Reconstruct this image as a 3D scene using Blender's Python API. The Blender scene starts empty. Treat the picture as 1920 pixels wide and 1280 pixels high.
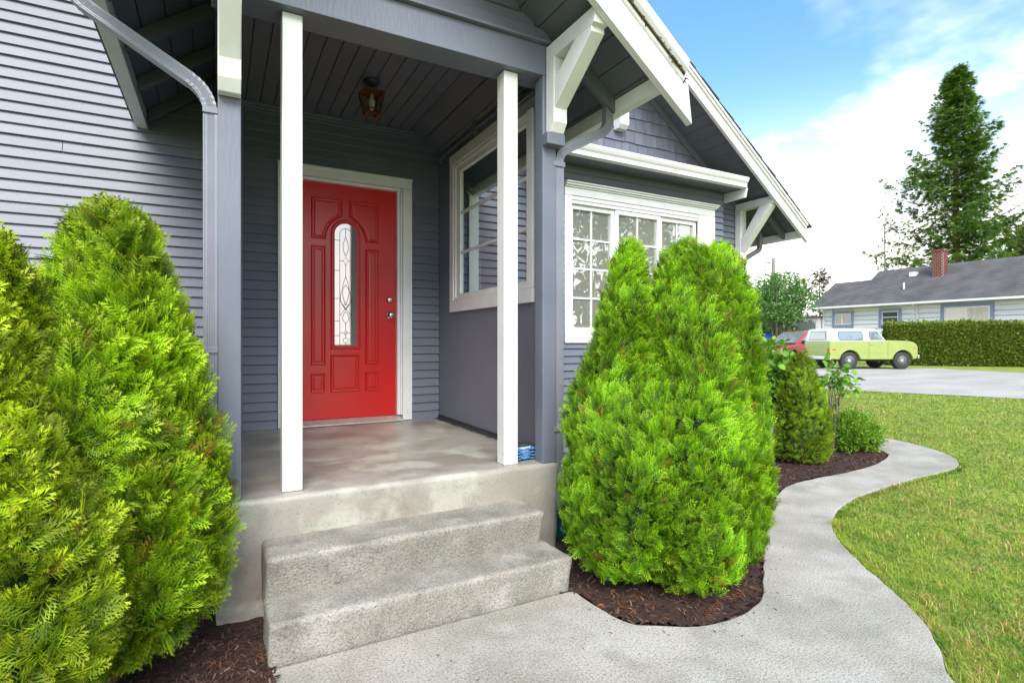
import bpy, bmesh, math, random
import numpy as np
from mathutils import Vector, Matrix, noise

random.seed(7)
RNG = np.random.default_rng(11)
C = bpy.context.scene.collection
S = bpy.context.scene

# ------------------------------------------------------------------ camera
YAW = math.atan(550 / 1020.0)
FX, FY = math.sin(YAW), math.cos(YAW)          # view direction on the ground
RX, RY = math.cos(YAW), -math.sin(YAW)         # to the right of the view
CH = 1.25
cam = bpy.data.cameras.new('camera')
cam.sensor_width = 36.0
cam.lens = 36.0 * 1020 / 1920
cam.clip_start = 0.05
cam.clip_end = 2000
camo = bpy.data.objects.new('camera', cam)
camo.location = (0, 0, CH)
camo.rotation_euler = (math.radians(90), 0, -YAW)
C.objects.link(camo)
S.camera = camo

# ------------------------------------------------------------------ world, sun, exposure
SUN_EL, SUN_AZ = math.radians(42), math.radians(200)   # azimuth clockwise from +y: front left of the house
W = bpy.data.worlds.new('World'); S.world = W; W.use_nodes = True
nt = W.node_tree; N = nt.nodes; L = nt.links; N.clear()
out = N.new('ShaderNodeOutputWorld'); bg = N.new('ShaderNodeBackground')
sky = N.new('ShaderNodeTexSky'); sky.sky_type = 'NISHITA'; sky.sun_disc = False
sky.sun_elevation = SUN_EL; sky.sun_rotation = SUN_AZ
sky.air_density = 1.0; sky.dust_density = 0.3; sky.ozone_density = 2.0
tc = N.new('ShaderNodeTexCoord'); sep = N.new('ShaderNodeSeparateXYZ')
L.new(tc.outputs['Generated'], sep.inputs[0])
# planar cloud coordinates: direction divided by height
addz = N.new('ShaderNodeMath'); addz.operation = 'ADD'; addz.inputs[1].default_value = 0.16
L.new(sep.outputs['Z'], addz.inputs[0])
mx = N.new('ShaderNodeMath'); mx.operation = 'MAXIMUM'; mx.inputs[1].default_value = 0.05
L.new(addz.outputs[0], mx.inputs[0])
dv = N.new('ShaderNodeVectorMath'); dv.operation = 'DIVIDE'
cmb = N.new('ShaderNodeCombineXYZ')
for i in range(3): L.new(mx.outputs[0], cmb.inputs[i])
L.new(tc.outputs['Generated'], dv.inputs[0]); L.new(cmb.outputs[0], dv.inputs[1])
nz = N.new('ShaderNodeTexNoise'); nz.inputs['Scale'].default_value = 1.3; nz.inputs['Detail'].default_value = 5
nz.inputs['Roughness'].default_value = 0.55
mp = N.new('ShaderNodeMapping'); mp.inputs['Location'].default_value = (3.3, 1.0, 0)
L.new(dv.outputs[0], mp.inputs[0]); L.new(mp.outputs[0], nz.inputs['Vector'])
cr = N.new('ShaderNodeMapRange'); cr.interpolation_type = 'SMOOTHSTEP'
cr.inputs['From Min'].default_value = 0.45; cr.inputs['From Max'].default_value = 0.80
L.new(nz.outputs[0], cr.inputs[0])
er = N.new('ShaderNodeMapRange'); er.interpolation_type = 'SMOOTHSTEP'     # thick bright cloud towards the horizon
er.inputs['From Min'].default_value = 0.50; er.inputs['From Max'].default_value = 0.10
L.new(sep.outputs['Z'], er.inputs[0])
ep = N.new('ShaderNodeMath'); ep.operation = 'POWER'; ep.inputs[1].default_value = 2.4; L.new(er.outputs[0], ep.inputs[0])
mm = N.new('ShaderNodeMath'); mm.operation = 'MAXIMUM'
L.new(cr.outputs[0], mm.inputs[0]); L.new(ep.outputs[0], mm.inputs[1])
hs = N.new('ShaderNodeHueSaturation'); hs.inputs['Saturation'].default_value = 1.12; hs.inputs['Value'].default_value = 0.80; hs.inputs['Hue'].default_value = 0.485
L.new(sky.outputs[0], hs.inputs['Color'])
mix = N.new('ShaderNodeMix'); mix.data_type = 'RGBA'
L.new(mm.outputs[0], mix.inputs[0]); L.new(hs.outputs[0], mix.inputs[6])
mix.inputs[7].default_value = (7.4, 7.05, 6.65, 1)
L.new(mix.outputs[2], bg.inputs[0]); bg.inputs[1].default_value = 0.12
L.new(bg.outputs[0], out.inputs[0])

sun = bpy.data.lights.new('sun', 'SUN'); sun.energy = 1.6; sun.angle = math.radians(38); sun.color = (1.0, 0.95, 0.88)
suno = bpy.data.objects.new('sun', sun)
sd = Vector((math.sin(SUN_AZ) * math.cos(SUN_EL), math.cos(SUN_AZ) * math.cos(SUN_EL), math.sin(SUN_EL)))
suno.rotation_euler = (-sd).to_track_quat('-Z', 'Y').to_euler()
suno.location = (-4, -8, 12)
C.objects.link(suno)
S.view_settings.view_transform = 'Standard'
S.view_settings.look = 'None'
S.view_settings.exposure = 1.7
S.view_settings.gamma = 1
S.view_settings.use_curve_mapping = False
S.cycles.max_bounces = 8
S.cycles.transparent_max_bounces = 12

# ------------------------------------------------------------------ materials
M = {}
def mat(name, col=(0.5, 0.5, 0.5), rough=0.5, col2=None, scale=3.0, stretch=(1, 1, 1), bump=0.0, bscale=40.0, bstretch=None,
        spec=0.5, metal=0.0, detail=4, speck=None, extra=None, attr=False, transl=0.0, rvar=0.0, coat=0.0, mr=(0.35, 0.65), ovar=0.0):
    m = bpy.data.materials.new(name); m.use_nodes = True; M[name] = m
    t = m.node_tree; n = t.nodes; l = t.links
    p = n['Principled BSDF']; o = n['Material Output']
    p.inputs['Roughness'].default_value = rough; p.inputs['Metallic'].default_value = metal
    p.inputs['Specular IOR Level'].default_value = spec; p.inputs['Coat Weight'].default_value = coat
    p.inputs['Base Color'].default_value = (*col, 1)
    co = n.new('ShaderNodeTexCoord')
    cur = None
    if attr:
        a = n.new('ShaderNodeAttribute'); a.attribute_name = 'col'; cur = a.outputs['Color']
    if col2 is not None:
        mpp = n.new('ShaderNodeMapping'); mpp.inputs['Scale'].default_value = stretch
        l.new(co.outputs['Object'], mpp.inputs[0])
        z = n.new('ShaderNodeTexNoise'); z.inputs['Scale'].default_value = scale; z.inputs['Detail'].default_value = detail
        l.new(mpp.outputs[0], z.inputs['Vector'])
        r = n.new('ShaderNodeMapRange'); r.inputs['From Min'].default_value = mr[0]; r.inputs['From Max'].default_value = mr[1]
        l.new(z.outputs[0], r.inputs[0])
        x = n.new('ShaderNodeMix'); x.data_type = 'RGBA'
        l.new(r.outputs[0], x.inputs[0]); x.inputs[6].default_value = (*col, 1); x.inputs[7].default_value = (*col2, 1)
        cur = x.outputs[2]
        if rvar:
            rr = n.new('ShaderNodeMapRange'); rr.inputs['To Min'].default_value = rough - rvar; rr.inputs['To Max'].default_value = rough + rvar
            l.new(z.outputs[0], rr.inputs[0]); l.new(rr.outputs[0], p.inputs['Roughness'])
    for sp in (speck or []):      # (scale, lo, hi, colour, amount)
        z = n.new('ShaderNodeTexNoise'); z.inputs['Scale'].default_value = sp[0]; z.inputs['Detail'].default_value = sp[5] if len(sp) > 5 else 2; z.inputs['Roughness'].default_value = .72 if (len(sp) > 5 and sp[0] > 20) else .55
        l.new(co.outputs['Object'], z.inputs['Vector'])
        r = n.new('ShaderNodeMapRange'); r.inputs['From Min'].default_value = sp[1]; r.inputs['From Max'].default_value = sp[2]
        r.inputs['To Max'].default_value = sp[4]
        l.new(z.outputs[0], r.inputs[0])
        x = n.new('ShaderNodeMix'); x.data_type = 'RGBA'
        l.new(r.outputs[0], x.inputs[0])
        if cur is not None: l.new(cur, x.inputs[6])
        else: x.inputs[6].default_value = (*col, 1)
        x.inputs[7].default_value = (*sp[3], 1)
        cur = x.outputs[2]
    if ovar:
        oi = n.new('ShaderNodeObjectInfo'); orr = n.new('ShaderNodeMapRange'); orr.inputs['To Min'].default_value = 1-ovar; orr.inputs['To Max'].default_value = 1+ovar
        l.new(oi.outputs['Random'], orr.inputs[0]); hv = n.new('ShaderNodeHueSaturation'); l.new(orr.outputs[0], hv.inputs['Value'])
        l.new(cur, hv.inputs['Color']); cur = hv.outputs[0]
    if cur is not None: l.new(cur, p.inputs['Base Color'])
    if bump:
        mpb = n.new('ShaderNodeMapping'); mpb.inputs['Scale'].default_value = bstretch or (1, 1, 1)
        l.new(co.outputs['Object'], mpb.inputs[0])
        z = n.new('ShaderNodeTexNoise'); z.inputs['Scale'].default_value = bscale; z.inputs['Detail'].default_value = 5
        l.new(mpb.outputs[0], z.inputs['Vector'])
        b = n.new('ShaderNodeBump'); b.inputs['Strength'].default_value = 1.0; b.inputs['Distance'].default_value = bump
        l.new(z.outputs[0], b.inputs['Height']); l.new(b.outputs[0], p.inputs['Normal'])
    if transl:
        tr = n.new('ShaderNodeBsdfTranslucent'); ms = n.new('ShaderNodeMixShader'); ms.inputs[0].default_value = transl
        if cur is not None: l.new(cur, tr.inputs[0])
        else: tr.inputs[0].default_value = (*col, 1)
        l.new(p.outputs[0], ms.inputs[1]); l.new(tr.outputs[0], ms.inputs[2]); l.new(ms.outputs[0], o.inputs[0])
    return m

GB = (0.138, 0.154, 0.196); GB2 = (0.162, 0.178, 0.221)
mat('siding_paint', GB, 0.42, GB2, 1.6, ovar=0.07, stretch=(0.4, 1, 3), bump=0.0016, bscale=60, bstretch=(0.12, 1, 1), rvar=0.1,
    speck=[(26, 0.70, 0.74, (0.10, 0.105, 0.14), 0.6)])
mat('trim_paint', GB, 0.40, GB2, 2.5, bump=0.0012, bscale=70, bstretch=(1, 1, 0.2), rvar=0.08,
    speck=[(40, 0.71, 0.74, (0.12, 0.12, 0.15), 0.5)])
mat('shake_paint', (0.135, 0.143, 0.192), 0.5, (0.175, 0.183, 0.235), 9, (1, 1, 0.15), ovar=0.10, bump=0.004, bscale=60, bstretch=(1, 1, 0.08),
    speck=[(60, 0.64, 0.70, (0.30, 0.30, 0.33), 0.5)])
mat('soffit_paint', (0.112, 0.124, 0.146), 0.5, (0.132, 0.144, 0.166), 3, ovar=0.06, bump=0.001, bscale=60, bstretch=(1, 0.1, 1))
mat('white_paint', (0.80, 0.80, 0.79), 0.42, (0.74, 0.74, 0.72), 6, bump=0.0012, bscale=45, bstretch=(1, 1, 0.3),
    speck=[(19, 0.70, 0.76, (0.58, 0.57, 0.53), 0.6)])
mat('vinyl_white', (0.80, 0.80, 0.80), 0.3, (0.77, 0.77, 0.76), 4)
mat('red_paint', (0.62, 0.016, 0.014), 0.30, (0.57, 0.013, 0.012), 2.0, bump=0.0004, bscale=120, rvar=0.05)
mat('nickel', (0.62, 0.58, 0.52), 0.22, metal=1.0)
mat('lead_came', (0.10, 0.10, 0.10), 0.45, metal=0.5)
mat('aluminium', (0.62, 0.60, 0.56), 0.35, (0.5, 0.48, 0.44), 12, metal=0.4)
mat('gutter_paint', (0.20, 0.21, 0.25), 0.32, (0.23, 0.24, 0.28), 5, bump=0.0008, bscale=30, rvar=0.06)
mat('copper', (0.34, 0.13, 0.05), 0.38, (0.20, 0.08, 0.04), 30, metal=0.75)
mat('dark_metal', (0.05, 0.06, 0.06), 0.45, (0.08, 0.09, 0.09), 25, metal=0.5)
mat('bulb_glass', (0.85, 0.84, 0.75), 0.25)
mat('rubber', (0.025, 0.025, 0.027), 0.75, (0.04, 0.04, 0.042), 20)
mat('shingle_asphalt', (0.070, 0.068, 0.070), 0.9, (0.125, 0.118, 0.118), 1.2, speck=[(40, 0.5, 0.6, (0.15, 0.14, 0.14), 0.5)])
mat('debris', (0.03, 0.022, 0.015), 0.95, (0.10, 0.065, 0.035), 60, bump=0.01, bscale=80)
mat('concrete_step', (0.245, 0.23, 0.197), 0.92, (0.35, 0.33, 0.29), 5.5, bump=0.006, bscale=85, detail=8,
    speck=[(1.9, 0.47, 0.62, (0.195, 0.195, 0.155), 0.7, 7), (5.0, 0.54, 0.64, (0.44, 0.42, 0.38), 0.6, 7), (9.0, 0.55, 0.66, (0.15, 0.145, 0.12), 0.5, 7), (105, 0.50, 0.60, (0.10, 0.09, 0.07), 0.62, 5), (140, 0.55, 0.64, (0.52, 0.48, 0.42), 0.5, 3),
           (30, 0.69, 0.72, (0.40, 0.25, 0.08), 0.6)])
mat('concrete_landing', (0.31, 0.285, 0.245), 0.40, (0.42, 0.395, 0.35), 2.2, bump=0.0015, bscale=60, detail=7, rvar=0.12,
    speck=[(1.9, 0.47, 0.60, (0.235, 0.185, 0.145), 0.65, 8), (3.2, 0.50, 0.60, (0.48, 0.47, 0.40), 0.8, 8), (7, 0.56, 0.66, (0.31, 0.32, 0.25), 0.5, 6), (110, 0.58, 0.68, (0.14, 0.125, 0.11), 0.4)])
mat('concrete_walk', (0.36, 0.328, 0.28), 0.95, (0.49, 0.452, 0.398), 3.2, bump=0.003, bscale=110, detail=8,
    speck=[(1.4, 0.46, 0.62, (0.26, 0.25, 0.195), 0.75, 7), (4.0, 0.54, 0.66, (0.24, 0.23, 0.19), 0.5, 7), (2.3, 0.54, 0.66, (0.52, 0.50, 0.47), 0.6, 6), (100, 0.49, 0.60, (0.12, 0.11, 0.095), 0.65, 5), (140, 0.54, 0.63, (0.62, 0.585, 0.54), 0.6, 3)])
mat('mulch_soil', (0.030, 0.014, 0.010), 0.95, (0.055, 0.026, 0.018), 30, bump=0.012, bscale=60)
mat('chip', attr=True, rough=0.85)
mat('foliage', attr=True, rough=0.55, transl=0.34, spec=0.35)
mat('leaf', attr=True, rough=0.42, transl=0.3, spec=0.45)
mat('bark', (0.20, 0.095, 0.055), 0.9, (0.30, 0.17, 0.11), 10, (1, 1, 0.15), bump=0.02, bscale=30, bstretch=(1, 1, 0.12))
mat('bark_grey', (0.14, 0.11, 0.085), 0.9, (0.20, 0.16, 0.13), 6, (1, 1, 0.2), bump=0.02, bscale=12, bstretch=(1, 1, 0.2))
mat('lawn', (0.17, 0.23, 0.024), 0.95, (0.34, 0.37, 0.06), 1.5, detail=8, bump=0.03, bscale=25,
    speck=[(5, 0.52, 0.66, (0.10, 0.19, 0.02), 0.7, 6), (2.2, 0.56, 0.7, (0.38, 0.30, 0.10), 0.55, 7), (90, 0.5, 0.6, (0.26, 0.34, 0.05), 0.5, 3)])
mat('soil', (0.075, 0.05, 0.025), 0.95, (0.15, 0.12, 0.05), 8, bump=0.01, bscale=40)
mat('grass_blade', attr=True, rough=0.5, transl=0.35, spec=0.3)
mat('gravel', (0.34, 0.305, 0.27), 0.95, (0.48, 0.445, 0.405), 0.9, (0.35, 1, 1), detail=8, bump=0.02, bscale=30,
    speck=[(14, 0.5, 0.62, (0.30, 0.285, 0.27), 0.6, 5), (50, 0.52, 0.62, (0.62, 0.60, 0.59), 0.5, 3)])
mat('neighbour_white', (0.78, 0.78, 0.79), 0.5, (0.70, 0.70, 0.71), 0.8, (1, 0.3, 2))
mat('neighbour_blue', (0.22, 0.26, 0.42), 0.5, (0.26, 0.30, 0.45), 3)
mat('curtain', (0.62, 0.60, 0.45), 0.8, (0.50, 0.48, 0.36), 2.5, (1, 6, 0.2))
mat('curtain_grey', (0.35, 0.36, 0.34), 0.8, (0.20, 0.21, 0.20), 2.5, (1, 8, 0.2))
mat('dark_inside', (0.035, 0.037, 0.036), 0.8)
mat('brick', (0.22, 0.062, 0.045), 0.9, (0.15, 0.042, 0.032), 9)
mat('mortar', (0.42, 0.38, 0.35), 0.95)
mat('car_green', (0.34, 0.41, 0.12), 0.28, (0.31, 0.38, 0.11), 2, coat=0.4)
mat('car_white', (0.74, 0.74, 0.71), 0.35, (0.72, 0.72, 0.69), 2, coat=0.3)
mat('car_red', (0.34, 0.07, 0.065), 0.25, coat=0.6)
mat('car_blue', (0.20, 0.42, 0.52), 0.35, coat=0.5)
mat('chrome', (0.70, 0.69, 0.66), 0.25, metal=0.8)
mat('tarp_blue', (0.01, 0.06, 0.55), 0.45, (0.01, 0.04, 0.4), 4, bump=0.02, bscale=6)
mat('plastic_blue', (0.03, 0.20, 0.55), 0.2, (0.10, 0.35, 0.65), 30)
mat('plastic_clear', (0.55, 0.62, 0.68), 0.15)
mat('teal_glaze', (0.02, 0.16, 0.19), 0.25)
mat('lamp_red', (0.5, 0.03, 0.02), 0.3)
mat('lamp_orange', (0.7, 0.22, 0.03), 0.3)
mat('pole_wood', (0.16, 0.15, 0.12), 0.9, (0.24, 0.22, 0.18), 3)

def glass(name, body, gl, refl, rough=0.01, transparent=False, wav=0.0):
    m = bpy.data.materials.new(name); m.use_nodes = True; M[name] = m
    t = m.node_tree; n = t.nodes; l = t.links; n.clear()
    o = n.new('ShaderNodeOutputMaterial'); g = n.new('ShaderNodeBsdfGlossy'); ms = n.new('ShaderNodeMixShader')
    g.inputs['Color'].default_value = (*gl, 1); g.inputs['Roughness'].default_value = rough
    b = n.new('ShaderNodeBsdfTransparent' if transparent else 'ShaderNodeBsdfDiffuse'); b.inputs['Color'].default_value = (*body, 1)
    f = n.new('ShaderNodeLayerWeight'); f.inputs['Blend'].default_value = 0.5
    pw = n.new('ShaderNodeMath'); pw.operation = 'POWER'; pw.inputs[1].default_value = 5.0; l.new(f.outputs['Facing'], pw.inputs[0])
    a = n.new('ShaderNodeMath'); a.operation = 'ADD'; a.inputs[1].default_value = refl+0.04; a.use_clamp = True
    l.new(pw.outputs[0], a.inputs[0]); l.new(a.outputs[0], ms.inputs[0]); l.new(b.outputs[0], ms.inputs[1]); l.new(g.outputs[0], ms.inputs[2])
    if wav:
        z = n.new('ShaderNodeTexNoise'); z.inputs['Scale'].default_value = 3.0
        co = n.new('ShaderNodeTexCoord'); l.new(co.outputs['Object'], z.inputs['Vector'])
        bb = n.new('ShaderNodeBump'); bb.inputs['Distance'].default_value = wav; l.new(z.outputs[0], bb.inputs['Height'])
        l.new(bb.outputs[0], g.inputs['Normal'])
    l.new(ms.outputs[0], o.inputs[0])
    return m
glass('pane_clear', (0.90, 0.92, 0.92), (0.9, 0.9, 0.9), 0.0, 0.0, True, 0.002)
glass('pane_bay', (0.25, 0.26, 0.22), (0.85, 0.88, 0.85), 0.30, 0.01, False, 0.0015)
glass('pane_door', (0.22, 0.23, 0.20), (0.85, 0.83, 0.84), 0.33, 0.02, False, 0.0004)
glass('pane_far', (0.10, 0.105, 0.10), (0.8, 0.8, 0.8), 0.12, 0.02, False)
glass('pane_picture', (0.38, 0.38, 0.28), (0.8, 0.8, 0.8), 0.12, 0.03, False)
glass('pane_car', (0.20, 0.22, 0.22), (0.75, 0.78, 0.80), 0.25, 0.03, False)
glass('pane_lantern', (0.85, 0.88, 0.82), (0.5, 0.5, 0.5), 0.03, 0.05, True)

# ------------------------------------------------------------------ helpers
ORG = {}
def root(name, label, cat, loc=(0, 0, 0), rotz=0.0, group=None, local=False, kind=None):
    o = bpy.data.objects.new(name, None); C.objects.link(o); o.empty_display_size = 0.1
    o.location = loc; o.rotation_euler = (0, 0, rotz)
    tag(o, label, cat, group, kind)
    ORG[o] = Vector((0, 0, 0)) if local else Vector(loc)
    return o
def tag(o, label=None, cat=None, group=None, kind=None):
    if label: o['label'] = label
    if cat: o['category'] = cat
    if group: o['group'] = group
    if kind: o['kind'] = kind
    return o

class MB:
    def __init__(s): s.v = []; s.f = []; s.c = None
    def box(s, x0, x1, y0, y1, z0, z1):
        b = len(s.v)
        s.v += [(x0, y0, z0), (x1, y0, z0), (x1, y1, z0), (x0, y1, z0), (x0, y0, z1), (x1, y0, z1), (x1, y1, z1), (x0, y1, z1)]
        s.f += [(b, b+3, b+2, b+1), (b+4, b+5, b+6, b+7), (b, b+1, b+5, b+4), (b+1, b+2, b+6, b+5), (b+2, b+3, b+7, b+6), (b+3, b, b+4, b+7)]
        return s
    def prism(s, pts, vec):
        b = len(s.v); n = len(pts)
        s.v += [tuple(p) for p in pts] + [tuple(Vector(p) + Vector(vec)) for p in pts]
        s.f.append(tuple(range(b, b+n))); s.f.append(tuple(range(b+2*n-1, b+n-1, -1)))
        for i in range(n):
            j = (i+1) % n
            s.f.append((b+i, b+n+i, b+n+j, b+j))
        return s
    def bar(s, a, bb, w, h, up=(0, 0, 1)):
        a = Vector(a); bb = Vector(bb); d = (bb-a).normalized(); u = Vector(up)
        sx = d.cross(u)
        if sx.length < 1e-4: sx = d.cross(Vector((1, 0, 0)))
        sx.normalize(); u = sx.cross(d)
        q = [a + sx*w*i + u*h*j for i, j in ((-.5, -.5), (.5, -.5), (.5, .5), (-.5, .5))]
        return s.prism(q, bb-a)
    def loft(s, rings, closed=True, cap=True):
        b = len(s.v); n = len(rings[0])
        for r in rings: s.v += [tuple(p) for p in r]
        for k in range(len(rings)-1):
            for i in range(n if closed else n-1):
                j = (i+1) % n
                s.f.append((b+k*n+i, b+k*n+j, b+(k+1)*n+j, b+(k+1)*n+i))
        if cap:
            s.f.append(tuple(range(b+n-1, b-1, -1))); s.f.append(tuple(range(b+(len(rings)-1)*n, b+len(rings)*n)))
        return s
    def tube(s, pts, rad, n=8, cap=True):
        rings = []
        P = [Vector(p) for p in pts]
        R = rad if isinstance(rad, (list, tuple)) else [rad]*len(P)
        up = Vector((0.13, 0.21, 0.97))
        for i, p in enumerate(P):
            d = (P[min(i+1, len(P)-1)] - P[max(i-1, 0)]).normalized()
            a = d.cross(up)
            if a.length < 1e-3: a = d.cross(Vector((1, 0, 0)))
            a.normalize(); bq = d.cross(a)
            rings.append([p + (a*math.cos(t) + bq*math.sin(t))*R[i] for t in [2*math.pi*k/n for k in range(n)]])
        return s.loft(rings, True, cap)
    def lathe(s, c, prof, n=20):
        rings = [[(c[0]+r*math.cos(2*math.pi*k/n), c[1]+r*math.sin(2*math.pi*k/n), c[2]+z) for k in range(n)] for r, z in prof]
        return s.loft(rings, True, True)
    def lathe_y(s, c, prof, n=20):      # axis along y; prof = (radius, y offset)
        rings = [[(c[0]+r*math.cos(2*math.pi*k/n), c[1]+y, c[2]+r*math.sin(2*math.pi*k/n)) for k in range(n)] for r, y in prof]
        return s.loft(rings, True, True)
    def build(s, name, m, parent=None, bevel=0.0, smooth=False, recalc=True, seg=2):
        o = ORG.get(parent, Vector((0, 0, 0)))
        me = bpy.data.meshes.new(name)
        me.from_pydata([(x-o[0], y-o[1], z-o[2]) for x, y, z in s.v], [], s.f)
        me.materials.append(M[m] if isinstance(m, str) else m)
        if recalc and len(s.f) < 20000:
            bm = bmesh.new(); bm.from_mesh(me); bmesh.ops.recalc_face_normals(bm, faces=bm.faces); bm.to_mesh(me); bm.free()
        if smooth: me.polygons.foreach_set('use_smooth', [True]*len(me.polygons))
        me.update()
        ob = bpy.data.objects.new(name, me); C.objects.link(ob)
        if parent: ob.parent = parent
        ORG[ob] = o
        if bevel:
            b = ob.modifiers.new('bevel', 'BEVEL'); b.width = bevel; b.segments = seg; b.limit_method = 'ANGLE'; b.angle_limit = math.radians(35)
            b.harden_normals = False
        return ob

def fastmesh(name, V, F, col, m, parent=None, smooth=False, cols_per_vert=True):
    """V (n,3), F (k,3) triangles, col (n,3)"""
    o = ORG.get(parent, Vector((0, 0, 0)))
    V = V - np.array(o[:])
    me = bpy.data.meshes.new(name)
    me.vertices.add(len(V)); me.vertices.foreach_set('co', V.astype(np.float32).ravel())
    me.loops.add(F.size); me.loops.foreach_set('vertex_index', F.astype(np.int32).ravel())
    me.polygons.add(len(F)); me.polygons.foreach_set('loop_start', np.arange(0, F.size, 3, dtype=np.int32))
    if col is not None:
        a = me.color_attributes.new('col', 'FLOAT_COLOR', 'POINT')
        a.data.foreach_set('color', np.concatenate([col, np.ones((len(col), 1))], 1).astype(np.float32).ravel())
    me.materials.append(M[m])
    me.update(calc_edges=True)
    if smooth: me.polygons.foreach_set('use_smooth', [True]*len(me.polygons))
    ob = bpy.data.objects.new(name, me); C.objects.link(ob)
    if parent: ob.parent = parent
    ORG[ob] = o
    return ob

def scatter(T, TF, P, A, B, Nn, sc):
    """place template T (verts in x=side, y=along, z=normal) n times: position P, axes side A, along B, normal Nn, scale sc"""
    n = len(P)
    V = P[:, None, :] + sc[:, None, None]*(T[None, :, 0:1]*A[:, None, :] + T[None, :, 1:2]*B[:, None, :] + T[None, :, 2:3]*Nn[:, None, :])
    F = TF[None] + (np.arange(n)*len(T))[:, None, None]
    return V.reshape(-1, 3), F.reshape(-1, 3)
def unit(a): return a/np.maximum(np.linalg.norm(a, axis=-1, keepdims=True), 1e-9)
def frames(B, spin=None):
    """random side/normal vectors round the axis B"""
    r = RNG.normal(size=B.shape) if spin is None else spin
    A = unit(np.cross(B, r)); return A, np.cross(A, B)
def inpoly(P, poly):
    x, y = P[:, 0], P[:, 1]; r = np.zeros(len(P), bool); n = len(poly); j = n-1
    for i in range(n):
        xi, yi = poly[i]; xj, yj = poly[j]
        c = ((yi > y) != (yj > y)) & (x < (xj-xi)*(y-yi)/((yj-yi) or 1e-12)+xi)
        r ^= c; j = i
    return r
def catmull(P, n=5):
    o = []
    for i in range(len(P)-1):
        p0 = P[max(i-1, 0)]; p1 = P[i]; p2 = P[i+1]; p3 = P[min(i+2, len(P)-1)]
        for k in range(n):
            t = k/n
            o.append(tuple(0.5*((2*p1[d])+(-p0[d]+p2[d])*t+(2*p0[d]-5*p1[d]+4*p2[d]-p3[d])*t*t+(-p0[d]+3*p1[d]-3*p2[d]+p3[d])*t**3) for d in range(2)))
    o.append(tuple(P[-1])); return o
def LD(lat, dep):      # a ground point given across and along the view
    return (dep*FX+lat*RX, dep*FY+lat*RY)
def struct(ob, label=None):
    ob['kind'] = 'structure'
    if label: ob['label'] = label
    return ob

# ================================================================== GROUND
Z0 = -0.03
g = MB(); g.v = [(-300, -300, Z0), (400, -300, Z0), (400, 400, Z0), (-300, 400, Z0)]; g.f = [(0, 1, 2, 3)]
struct(g.build('ground', 'lawn'), 'mown yellow green lawn around the house')
# gravel lane across the view
NE = [(19.5, -9), (17.6, -2), (15.68, 5.21), (15.0, 6.9), (14.42, 8.32), (13.4, 11.5), (12.6, 16), (11.5, 30)]
FE = [(27.0, -9), (27.9, 2), (28.64, 9.53), (29.4, 12.0), (29.2, 13.6), (24.0, 17.5), (22.0, 19.5), (21, 30)]
ne = catmull(NE, 6); fe = catmull(FE, 6)
g = MB(); g.v = [(x+0.15*noise.noise((x*1.7, y*1.7, 3)), y, Z0+0.012) for x, y in ne] + [(x+0.3*noise.noise((x, y*1.3, 9)), y, Z0+0.012) for x, y in reversed(fe)]
g.f = [tuple(range(len(g.v)))]
struct(g.build('gravel_road', 'gravel'), 'pale grey gravel lane running past the lawn')

INNER = [(1.573, 2.267), (1.572, 2.109), (1.603, 1.895), (1.709, 1.806), (1.82, 1.741), (1.942, 1.702), (2.072, 1.695), (2.2, 1.711), (2.33, 1.76),
         (2.50, 1.88), (2.811, 2.106), (3.398, 2.50), (3.9, 2.82), (4.352, 3.018), (4.7, 3.06), (5.061, 3.065), (5.41, 3.068), (5.884, 3.125), (6.422, 3.274), (6.682, 3.463),
         (6.80, 3.75), (6.78, 4.2), (6.6, 4.9), (6.4, 6.0)]
OUTER = [(1.9, -3.5), (1.93, -1.0), (2.10, 0.3), (2.355, 0.940), (2.590, 1.125), (2.755, 1.25), (2.897, 1.394), (3.023, 1.554), (3.17, 1.74), (3.358, 1.952), (3.53, 2.12),
         (3.777, 2.287), (4.135, 2.443), (4.671, 2.564), (5.459, 2.628), (6.063, 2.643), (6.434, 2.669), (6.693, 2.744), (6.965, 2.889), (7.20, 3.10),
         (7.45, 3.45), (7.58, 3.78), (7.58, 4.2), (7.4, 5.0), (7.2, 6.0)]
inner = catmull(INNER, 5); outer = catmull(OUTER, 6)
wob = lambda x, y: (x+0.010*noise.noise((x*9, y*9, 1)), y+0.010*noise.noise((x*9, y*9, 5)))
inner = [wob(*p) for p in inner]; outer = [wob(*p) for p in outer]
path_poly = [(0.178, 2.262), (0.178, -3.5)] + outer + inner[::-1]
g = MB(); g.prism([(x, y, 0.0) for x, y in path_poly], (0, 0, -0.09))
struct(g.build('garden_path', 'concrete_walk', bevel=0.007, seg=2), 'curving grey concrete garden path leading from the steps')

def mulch(name, poly, res, label):
    xs = [p[0] for p in poly]; ys = [p[1] for p in poly]
    nx = int((max(xs)-min(xs))/res)+1; ny = int((max(ys)-min(ys))/res)+1
    X = np.linspace(min(xs), max(xs), nx); Y = np.linspace(min(ys), max(ys), ny)
    V = []; idx = {}
    P = np.array([(x, y) for x in X for y in Y]); ins = inpoly(P, poly).reshape(nx, ny)
    F = []
    def vid(i, j):
        if (i, j) not in idx:
            x, y = X[i], Y[j]
            idx[(i, j)] = len(V)
            V.append((x, y, -0.004+0.014*noise.noise((x*2.5, y*2.5, 0))+0.012*noise.noise((x*14, y*14, 2))+0.006*noise.noise((x*45, y*45, 2))))
        return idx[(i, j)]
    for i in range(nx-1):
        for j in range(ny-1):
            if ins[i, j] and ins[i+1, j] and ins[i, j+1] and ins[i+1, j+1]:
                F.append((vid(i, j), vid(i+1, j), vid(i+1, j+1), vid(i, j+1)))
    m = MB(); m.v = V; m.f = F
    return struct(m.build(name, 'mulch_soil', recalc=False, smooth=True), label)
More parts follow.
